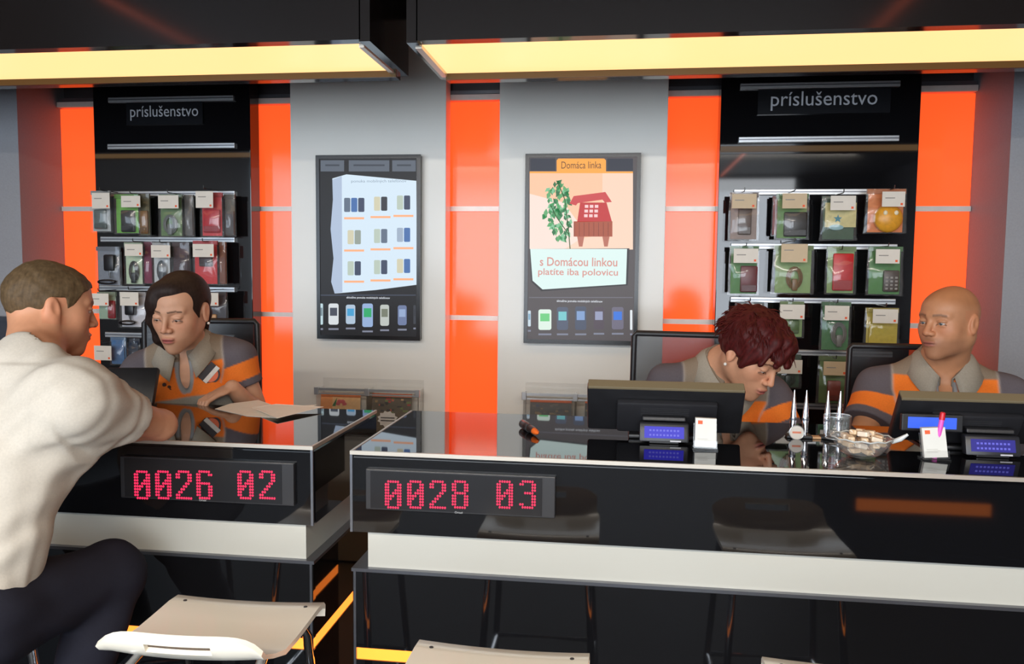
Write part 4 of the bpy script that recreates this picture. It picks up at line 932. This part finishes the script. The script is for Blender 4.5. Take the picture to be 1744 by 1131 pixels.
def person(sp):
    N, R, s, sw = np.array(sp['N'], float), sp['R'], sp['s'], sp['sw']; hc, HR, hs = np.array(sp['head'], float), sp['HR'], sp['hs']; fem = sp['female']
    T = lambda p: N+s*(np.array(p)@R); Hd = lambda p: hc+hs*(np.array(p)@HR)
    pel = T((0, -.005, -.50)); root = thing('person', (pel[0], pel[1], 0), sp['label'], 'person'); org = tuple(root.location)
    shz = sp.get('shz', 0); SH = {q: T((q*sw, -.008, -.062+shz)) for q in (-1, 1)}
    EL = {1: np.array(sp['elR']), -1: np.array(sp['elL'])}; WR = {1: np.array(sp['wrR']), -1: np.array(sp['wrL'])}
    KN = {1: np.array(sp['knR']), -1: np.array(sp['knL'])}; AN = {1: np.array(sp['anR']), -1: np.array(sp['anL'])}
    HP = {q: T((q*.085, .01, -.50)) for q in (-1, 1)}; th = 1.0 if not fem else .92
    body = head_prims(hc, HR, hs, fem, sp.get('lid', 0))
    nk = .050 if fem else .058
    neck = [(cone(Hd((0, -.024, -.050)), T((0, -.012, .005)), nk, nk*1.08), .03, 'u'), (cone(T((0, -.012, .01)), T((0, .0, -.07)), nk*1.05, .07), .03, 'u')]
    tor = torso_prims(N, R, s, sw, fem, 0, shz); arms = []
    for q in (-1, 1):
        ra = .043*th; arms += [(cone(SH[q], EL[q], ra*1.12, ra*.84), .03, 'u'), (cone(EL[q], EL[q]+(WR[q]-EL[q])*.35, ra*.86, ra*.90), .012, 'u'), (cone(EL[q]+(WR[q]-EL[q])*.3, WR[q], ra*.88, .026*th), .012, 'u')]
        arms += hand_prims(WR[q], sp['hd'][q], sp['hn'][q], sp['hside'][q], sp.get('curl', .4), scale=.95 if not fem else .88)
    legs = []
    for q in (-1, 1):
        fwd = np.array(sp.get('foot', R[1]), float).copy(); fwd[2] = 0; fwd /= np.linalg.norm(fwd)
        legs += [(cone(HP[q], KN[q], .080, .056), .03, 'u'), (cone(KN[q], KN[q]*.65+AN[q]*.35, .052, .054), .02, 'u'), (cone(KN[q]*.7+AN[q]*.3, AN[q], .052, .034), .02, 'u'),
                 (cone(AN[q]-fwd*.02-np.array([0, 0, .05]), AN[q]+fwd*.15-np.array([0, 0, .055]), .034, .028), .02, 'u')]
    allp = body+neck+tor+arms+legs
    lo = np.min([p[0][0] for p in allp], 0)-.03; hi = np.max([p[0][1] for p in allp], 0)+.03
    fine = [(hc-.125*hs-.01, hc+.125*hs+.01, sp.get('hf', .0026))]
    if 'finehand' in sp: w = WR[sp['finehand']]; fine.append((w-.10, w+.10, .0035))
    f = build(body+neck+tor+arms+legs, lo, hi, .0105, fine); V, F = f.mesh()
    C = face_color(V, hc, HR, hs, sp['skin'], sp['lips'], sp['brow'], sp.get('stub'), sp.get('scalp'), .12, sp.get('lid', 0), fem)
    bo = np_obj('body', V, F, C, SKINM, root, org)
    eyes(bo, hc, HR, hs, org, sp.get('look', (0, 1, 0)), sp.get('iris', (70, 60, 50)))
    # shirt
    inf = sp.get('inf', .012); sh = torso_prims(N, R, s, sw, fem, inf, shz, sp.get('kk', .04)); slv = sp.get('sleeve', .62); U = {}
    for q in (-1, 1):
        e = SH[q]+(EL[q]-SH[q])*slv; U[q] = e; sr = sp.get('sr', (.060, .062)); sh.append((cone(SH[q], e, sr[0]*th, sr[1]*th), sp.get('sk', .035), 'u'))
    cuts = [(ell(T((0, .004, .062)), (.066*s, .066*s, .075*s), R), .004, 's')]
    if sp.get('vneck'): cuts += [(ell(T((0, .112, -.035)), (.021, .075, .085), R), .006, 's')]
    def cut(fd):
        if sp.get('wr'): wrinkle(*sp['wr'])(fd)
        P = np.stack(np.meshgrid(*fd.ax, indexing='ij'), -1)
        for q in (-1, 1):   # flat sleeve hem and shirt hem
            d = (EL[q]-SH[q]); L_ = np.linalg.norm(d); d = d/L_; m_ = (P-SH[q])@d-L_*slv
            near = np.linalg.norm(P-U[q], axis=-1) < .11; fd.v[:] = np.where(near & (m_ > -.05), np.maximum(fd.v, m_.astype(np.float32)), fd.v)
        hz = -((P-N)@R[2])/s-sp.get('hem', .53); fd.v[:] = np.maximum(fd.v, (hz*s).astype(np.float32))
    lo = np.min([p[0][0] for p in sh], 0)-.02; hi = np.max([p[0][1] for p in sh], 0)+.02
    f = build(sh+cuts, lo, hi, sp.get('sh_h', .0044), (), cut); V, F = f.mesh()
    q3 = ((V-N)/s)@R.T; z = q3[:, 2]; n = len(V)
    if sp['shirt'] == 'polo':
        A = lambda r, g, b: np.tile(np.array(lin(r, g, b)), (n, 1))
        C = A(138, 124, 108); og = A(240, 126, 48); sl = A(98, 92, 98); gy = A(146, 144, 136); nv = A(56, 58, 70)
        st = lambda v, w=.005: np.clip(v/w+.5, 0, 1)
        zo, zg, zn = sp.get('bands', (-.088, -.185, -.265))
        C = mix(C, og, st(zo-z)); C = mix(C, gy, st(zg-z)); C = mix(C, nv, st(zn-z))
        for q in (-1, 1):
            d, t = limb_d(V, SH[q], EL[q]); x = q*q3[:, 0]
            seam = x-(sw-.030+.30*(z+.062)*(z < -.062)); arm = st(seam, .004)*(d < .11)
            Ca = mix(mix(sl, og, st(t-sp.get('og0', .24), .012)), sl, st(t-(slv-.11), .012)); C = mix(C, Ca, arm)
            C = mix(C, A(176, 168, 160), np.exp(-(seam/.0035)**2)*(d < .11)*.6*(t < .5))
        dv = ell(T((0, .112, -.035)), (.021, .075, .085), R)[2](V); C = mix(C, A(150, 152, 154), st(.010-np.abs(dv), .003)*(q3[:, 1] > .03)*(np.abs(q3[:, 0]) < .06)*(z < -.03))
    else:
        C = np.tile(np.array(sp['shirt']), (n, 1))
        for q in (-1, 1):
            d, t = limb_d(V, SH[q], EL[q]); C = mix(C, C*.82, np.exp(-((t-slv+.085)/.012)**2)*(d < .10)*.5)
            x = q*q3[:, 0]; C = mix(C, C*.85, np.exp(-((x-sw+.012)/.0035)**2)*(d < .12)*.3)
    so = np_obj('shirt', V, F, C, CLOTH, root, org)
    # trousers
    tr = [(ell(T((0, -.005, -.50)), (.178*s, .133*s, .120*s), R), 0, 'u')]
    for q in (-1, 1): tr += [(cone(HP[q], KN[q], .094, .070), .04, 'u'), (cone(KN[q], AN[q]+(KN[q]-AN[q])*.12, .068, .054), .03, 'u')]
    lo = np.min([p[0][0] for p in tr], 0)-.02; hi = np.max([p[0][1] for p in tr], 0)+.02
    f = build(tr, lo, hi, .009, (), wrinkle(.004, 5, (30, 60))); V, F = f.mesh()
    np_obj('trousers', V, F, np.tile(np.array(sp['pants']), (len(V), 1)), CLOTH, root, org)
    for q in (-1, 1):
        fwd = np.array(sp.get('foot', R[1]), float).copy(); fwd[2] = 0; fwd /= np.linalg.norm(fwd); a = AN[q]-np.array([0, 0, .05])
        f = build([(cone(a-fwd*.02, a+fwd*.16-np.array([0, 0, .006]), .044, .036), 0, 'u'), (cone(a-fwd*.015, AN[q]+np.array([0, 0, .01]), .042, .042), .02, 'u')], a-.12-.1*np.abs(fwd), a+.14+.14*np.abs(fwd), .008)
        V, F = f.mesh(); np_obj('shoe', V, F, np.tile(np.array((.02, .018, .018)), (len(V), 1)), CLOTH, root, org)
    return root, bo, so, T, Hd, org
def hair_mesh(root, org, hc, HR, hs, prims, color, h=.0038, disp=None, var=.25, seed=1):
    lo = np.min([p[0][0] for p in prims], 0)-.02; hi = np.max([p[0][1] for p in prims], 0)+.02
    f = build(prims, lo, hi, h, (), disp); V, F = f.mesh(); rs = np.random.RandomState(seed)
    q = ((V-hc)/hs)@HR.T; an = np.arctan2(q[:, 0], q[:, 1]+.02)
    st = np.sin(an*46+q[:, 2]*60)+np.sin(an*83+2+q[:, 1]*90)
    C = np.tile(np.array(color), (len(V), 1))*(1+var*st*.4)[:, None]
    return np_obj('hair', V, F, C.clip(0, 1), HAIRM, root, org)
def E_(hc, HR, hs): return lambda p, r: ell(np.array(hc)+hs*(np.array(p)@HR), [hs*x for x in r], HR)
def K_(hc, HR, hs): return lambda a, b, r1, r2: cone(np.array(hc)+hs*(np.array(a)@HR), np.array(hc)+hs*(np.array(b)@HR), r1*hs, r2*hs)
TAUPE = mat('collar_cloth', lin(158, 150, 136), .8, noise=.08, nscale=200)
D = np.array([0, 0, -1.])

# dark haired clerk at the left counter
HR = frame((.0, -.96, -.27), (.02, 0, 1)); R = frame_u((-.11, -.12, 1), (.34, -.94, -.1)); hc = np.array([-1.385, 2.42, 1.288])
r1, b1, s1, T, Hd, org = person(dict(label='woman with dark hair in grey and orange polo behind the left counter', female=True, head=hc, HR=HR, hs=1.0, N=(-1.425, 2.515, 1.162), R=R, s=1.0, sw=.150, lid=.55,
    elR=(-1.68, 2.50, .93), elL=(-1.205, 2.60, .915), wrR=(-1.56, 2.36, 1.035), wrL=(-1.228, 2.445, 1.046), hd={1: (.3, -.9, -.1), -1: (-.60, -.72, -.30)}, hn={1: D, -1: D}, hside={1: 1, -1: -1},
    knR=(-1.60, 2.46, .54), knL=(-1.22, 2.47, .54), anR=(-1.58, 2.62, .10), anL=(-1.24, 2.62, .10), skin=lin(206, 156, 126), lips=lin(178, 92, 86), brow=lin(60, 42, 34), look=(.1, 1, -.6), iris=(58, 44, 36),
    shirt='polo', vneck=True, pants=lin(44, 44, 52), finehand=-1, sleeve=.44, og0=.07, wr=(.0022, 3), bands=(-.045, -.140, -.205), curl=.55))
collar(s1, T((0, 0, 0)), R, 1.0, TAUPE)
E, K = E_(hc, HR, 1.0), K_(hc, HR, 1.0)
pr = [(E((0, -.020, .036), (.083, .101, .090)), 0, 'u'), (E((.0, .118, -.050), (.066, .078, .118)), .006, 's'), (E((-.012, .108, .022), (.044, .050, .064)), .01, 's'), (E((0, -.01, -.12), (.12, .13, .080)), .012, 's'),
      (E((-.086, -.010, -.006), (.024, .024, .040)), .006, 's'),
      (E((.040, .050, .050), (.034, .040, .050)), .02, 'u'), (E((.006, .040, .086), (.045, .040, .028)), .02, 'u'), (K((.060, .058, .034), (.071, .048, -.015), .017, .016), .02, 'u'), (K((.071, .048, -.015), (.070, .032, -.085), .016, .014), .02, 'u'), (K((.070, .032, -.085), (.064, .012, -.125), .014, .007), .02, 'u'),
      (K((.074, .02, .02), (.080, .0, -.07), .018, .012), .012, 'u'),
      (K((0, -.115, .0), (0, -.135, -.05), .028, .024), .02, 'u'), (K((0, -.135, -.05), (.01, -.125, -.16), .024, .010), .02, 'u')]
hair_mesh(r1, org, hc, HR, 1.0, pr, lin(44, 32, 28), seed=2)
for q in (-1, 1): part('earring', MB().ball(Hd((q*.083, -.010, -.040)), .0042, 10, 6), mat('pearl', lin(235, 230, 220), .2), r1, 60)
# round chest emblem and small chest print
def on_chest(x, z, T, R, s_, out=.0):
    """point on the chest surface in front of torso coordinates x, z, and its normal"""
    pr_ = torso_prims(T((0, 0, 0)), R, 1.0, .15, True, .012); best = None
    for y in np.linspace(.20, .02, 91):
        P = T((x, y, z))[None].astype(np.float32)
        d = min(float(p[0][2](P)[0]) for p in pr_ if p[2] == 'u')
        if d < .002: return T((x, y+.003+out, z))
    return T((x, .13, z))
c = on_chest(-.075, -.085, T, R, 1.0); nn = R[1]*.94-R[0]*.28+R[2]*.18; nn /= np.linalg.norm(nn); e1 = np.cross(R[2], nn); e1 /= np.linalg.norm(e1); e2 = np.cross(nn, e1)
def disc(rad, off, th, pts=24): return MB().prism([c+nn*off+e1*rad*math.cos(k*2*math.pi/pts)+e2*rad*math.sin(k*2*math.pi/pts) for k in range(pts)], nn*th)
em = part('chest_emblem', disc(.031, .004, .004), flatc((40, 36, 44)), s1, label='round emblem')
part('emblem_field', disc(.025, .0085, .0008), flatc((226, 110, 70)), em)
def bar(o0, o1, off, colr):
    dd = (e1*.78+e2*.62); dp = (-e1*.62+e2*.78); q = [c+nn*off+dd*(-.030)+dp*o0, c+nn*off+dd*.034+dp*o0, c+nn*off+dd*.034+dp*o1, c+nn*off+dd*(-.030)+dp*o1]
    part('emblem_stripe', MB().prism(q, nn*.0008), flatc(colr), em)
bar(.004, .024, .0095, (36, 32, 40)); bar(-.010, .004, .0097, (222, 220, 214))
rnd = random.Random(3)
for k in range(6):
    p = on_chest(.060+rnd.uniform(-.018, .018), -.105+rnd.uniform(-.014, .014), T, R, 1.0)
    part('chest_print', MB().ball(p+R[1]*.0015, (rnd.uniform(.005, .010), .0035, rnd.uniform(.004, .008)), 8, 6), flatc((66, 34, 22)), s1)

# red haired clerk bending behind the left monitor
HR = frame((.57, -.61, -.55), (.10, 0, 1)); R = frame_u((.17, -.34, 1), (.12, -1, -.25)); hc = np.array([.388, 2.49, 1.185])
r2, b2, s2, T, Hd, org = person(dict(label='woman with short dark red hair bending over behind the left monitor', female=True, head=hc, HR=HR, hs=.98, N=(.325, 2.590, 1.120), R=R, s=1.0, sw=.162, lid=.6,
    elR=(.05, 2.56, .86), elL=(.545, 2.56, .87), wrR=(.20, 2.455, .93), wrL=(.42, 2.455, .92), hd={1: (.6, -.35, 0), -1: (-.7, -.2, 0)}, hn={1: D, -1: D}, hside={1: 1, -1: -1},
    knR=(.02, 2.52, .54), knL=(.42, 2.52, .54), anR=(.06, 2.66, .10), anL=(.38, 2.66, .10), skin=lin(206, 152, 120), lips=lin(180, 100, 92), brow=lin(70, 40, 34), look=(0, 1, -.5), iris=(58, 44, 36),
    shirt='polo', vneck=True, pants=lin(44, 44, 52), sleeve=.60, wr=(.0022, 7), shz=-.01, bands=(-.055, -.155, -.22)))
collar(s2, T((0, 0, 0)), R, 1.0, TAUPE)
E, K = E_(hc, HR, .98), K_(hc, HR, .98)
pr = [(E((0, -.022, .044), (.096, .114, .100)), 0, 'u'), (E((.0, .112, -.058), (.078, .080, .098)), .006, 's'), (E((0, -.01, -.13), (.13, .14, .085)), .015, 's'), (E((.088, -.004, -.030), (.03, .028, .040)), .008, 's'), (E((-.088, -.004, -.030), (.03, .028, .040)), .008, 's'),
      (K((-.03, .075, .088), (.035, .105, .040), .020, .010), .012, 'u'), (K((.03, .06, .10), (.068, .080, .030), .020, .010), .012, 'u'), (K((-.04, .06, .10), (-.055, .090, .030), .020, .010), .012, 'u'), (K((.072, .03, .05), (.074, .036, -.016), .018, .007), .012, 'u'), (K((0, .07, .10), (-.01, .108, .045), .020, .010), .012, 'u')]
hm = hair_mesh(r2, org, hc, HR, .98, pr, lin(72, 21, 20), var=.4, seed=3, disp=wrinkle(.003, 21, (90, 170)))
rnd = random.Random(12); mb = MB()
for k in range(900):     # short tufts lying over the cap
    a = rnd.uniform(0, 6.283); e = math.asin(rnd.uniform(-.25, 1)); d = np.array([math.cos(e)*math.sin(a), math.cos(e)*math.cos(a), math.sin(e)])
    if d[2] < .30 and d[1] > .25: continue
    if abs(d[0]) > .75 and d[2] < .0: continue
    p = np.array([0, -.022, .044])+d*np.array([.092, .110, .096]); fl = np.array([d[0]*.5, .9, -.35-.5*(1-d[2])]) if d[1] > -.3 else np.array([d[0]*.5, -.25, -.9]); fl -= d*(fl@d)*.8; fl /= max(np.linalg.norm(fl), 1e-3)
    fl += np.array([rnd.gauss(0, .22) for _ in range(3)]); L_ = rnd.uniform(.026, .046)
    p1 = p+d*.004+fl*L_*.5; p2 = p+d*rnd.uniform(-.006, .006)+fl*L_
    mb.tube([Hd(p-d*.004), Hd(p1), Hd(p2)], [.0024, .0022, .0005], 4, False)
part('hair_tufts', mb, mat('hair_red', lin(74, 22, 20), .5, spec=.25, noise=.35, nscale=60), hm, 60)['kind'] = 'stuff'
for q in (-1, 1): part('earring', MB().ball(Hd((q*.083, -.008, -.044)), .005, 10, 6), mat('pearl', lin(235, 230, 220), .2), r2, 60)
p = at(1270, 742, 2.36)

# bald clerk at the right
HR = frame((-.83, -.56, -.05), (0, 0, 1)); R = frame_u((.0, -.06, 1), (-.22, -1, 0)); hc = np.array([.970, 2.575, 1.288])
r3, b3, s3, T, Hd, org = person(dict(label='man with shaved head in grey and orange polo behind the right monitor', female=False, head=hc, HR=HR, hs=.92, N=(.990, 2.655, 1.143), R=R, s=1.05, sw=.168, lid=.25, shz=-.022,
    elR=(.735, 2.60, .90), elL=(1.275, 2.62, .89), wrR=(.83, 2.455, .93), wrL=(1.10, 2.455, .92), hd={1: (.7, -.25, 0), -1: (-.7, -.25, 0)}, hn={1: D, -1: D}, hside={1: 1, -1: -1},
    knR=(.80, 2.53, .54), knL=(1.22, 2.53, .54), anR=(.82, 2.68, .10), anL=(1.20, 2.68, .10), skin=lin(190, 134, 98), lips=lin(160, 96, 82), brow=lin(120, 84, 60), stub=lin(134, 92, 70), scalp=lin(164, 108, 70), look=(-.1, 1, -.05), iris=(80, 84, 84),
    shirt='polo', vneck=True, pants=lin(44, 44, 52), sleeve=.60, sr=(.066, .070), wr=(.0024, 9), bands=(-.022, -.15, -.23)))
collar(s3, T((0, 0, 0)), R, 1.07, TAUPE, rad=.058)
p = T((.022, .112, -.105)); part('button', MB().ball(p, (.0055, .003, .0055), 10, 6), mat('pearl', (.8, .8, .8)), s3, 60)

# seated customer seen from behind
HR = frame((.60, .78, -.16), (-.03, 0, 1)); hc = np.array(at(86, 525, 1.73)); R = frame_u((.12, .42, 1), (.34, 1, 0)); NN = np.array((-1.262, 1.615, 1.190))
r4, b4, s4, T, Hd, org = person(dict(label='man in white t-shirt and dark jeans leaning on the left counter', female=False, head=hc, HR=HR, hs=.905, N=NN, R=R, s=1.0, sw=.166, shz=.006,
    elR=(-1.085, 1.795, 1.052), elL=(-1.56, 1.80, 1.046), wrR=(-1.335, 1.850, 1.036), wrL=(-1.38, 2.02, 1.032), hd={1: (-.93, .3, -.02), -1: (.9, .35, -.05)}, hn={1: D, -1: D}, hside={1: 1, -1: -1},
    knR=(-1.165, 1.715, .715), knL=(-1.52, 1.66, .735), anR=(-1.16, 1.50, .385), anL=(-1.45, 1.48, .385), foot=(.2, 1, 0), skin=lin(204, 146, 112), lips=lin(176, 110, 96), brow=lin(90, 66, 46), stub=lin(168, 120, 96),
    shirt=lin(204, 196, 183), pants=lin(40, 40, 50), sleeve=.60, sr=(.066, .062), wr=(.0034, 17, (50, 100)), inf=.012, hem=.62, sh_h=.0056, sk=.08, kk=.07))
E, K = E_(hc, HR, .905), K_(hc, HR, .905)
def crew(fd):
    P = np.stack(np.meshgrid(*fd.ax, indexing='ij'), -1); q = ((P-hc)/.905)@HR.T; y, z = q[..., 1], q[..., 2]
    zm = np.interp(y, [-.12, -.06, -.038, -.02, .012, .022, .030, .05, .075, .10], [-.066, -.066, -.045, .028, .030, -.004, .0, .046, .062, .070])
    fd.v[:] = np.maximum(fd.v, ((zm-z)*.7).astype(np.float32))
    wrinkle(.0012, 31, (160, 300))(fd)
hair_mesh(r4, org, hc, HR, .905, [(E((0, -.016, .030), (.0775, .0985, .0905)), 0, 'u'), (E((0, .034, .046), (.0635, .0555, .0495)), .03, 'u')], lin(92, 74, 52), h=.003, disp=crew, var=.18, seed=4)

# ------------------------------------------------------------------ office chairs
def make_chair():
    t = thing('office_chair', (0, 0, 0), 'chair', 'chair', 'office chairs behind the counters')
    part('seat_pad', MB().box(-.23, .23, -.17, .22, .44, .50, .02), mat('chair_fabric', (.02, .02, .022), .8, noise=.2), t, 50)
    fr = MB().tube([(-.20, .24, .62), (-.212, .255, .9), (-.208, .25, 1.222), (-.200, .25, 1.232), (.200, .25, 1.232), (.208, .25, 1.222), (.212, .255, .9), (.20, .24, .62), (-.20, .24, .62)], .011, 8)
    part('back_frame', fr, MATTE, t, 50)
    part('back_mesh', MB().box(-.203, .203, .247, .251, .63, 1.226), MESHF, t)
    part('back_spine', MB().tube([(0, .12, .42), (0, .27, .47), (0, .275, .75)], .018, 8), MATTE, t, 50)
    part('gas_column', MB().tube([(0, 0, .08), (0, 0, .44)], .025, 12), EDGED, t, 50)
    for k in range(5):
        a = k*1.2566; l = part('base_arm', MB().tube([(0, 0, .10), (0.21*math.cos(a), 0.21*math.sin(a), .07)], [.024, .014], 8), MATTE, t, 50)
        part('castor', MB().ball((.21*math.cos(a), .21*math.sin(a), .03), (.022, .022, .03), 10, 6), MATTE, l, 50)
    for sx in (-1, 1): part('armrest', MB().tube([(sx*.24, .10, .47), (sx*.265, .10, .66), (sx*.265, -.12, .67)], .014, 8), MATTE, t, 50)
    return t
ch = make_chair()
for i, (x, y, r, lb) in enumerate(((-1.50, 2.56, .12, 'black office chair behind the dark haired clerk'), (.225, 2.60, -.12, 'office chair with see-through dark mesh back behind the red haired clerk'), (.955, 2.63, .0, 'black office chair behind the bald clerk'))):
    o = ch if i == 0 else copy_tree(ch)
    o.location = (x, y, 0); o.rotation_euler = (0, 0, r); o['label'] = lb; o.scale = ((1, 1, 1), (1, 1, .985), (.88, 1, .962))[i]
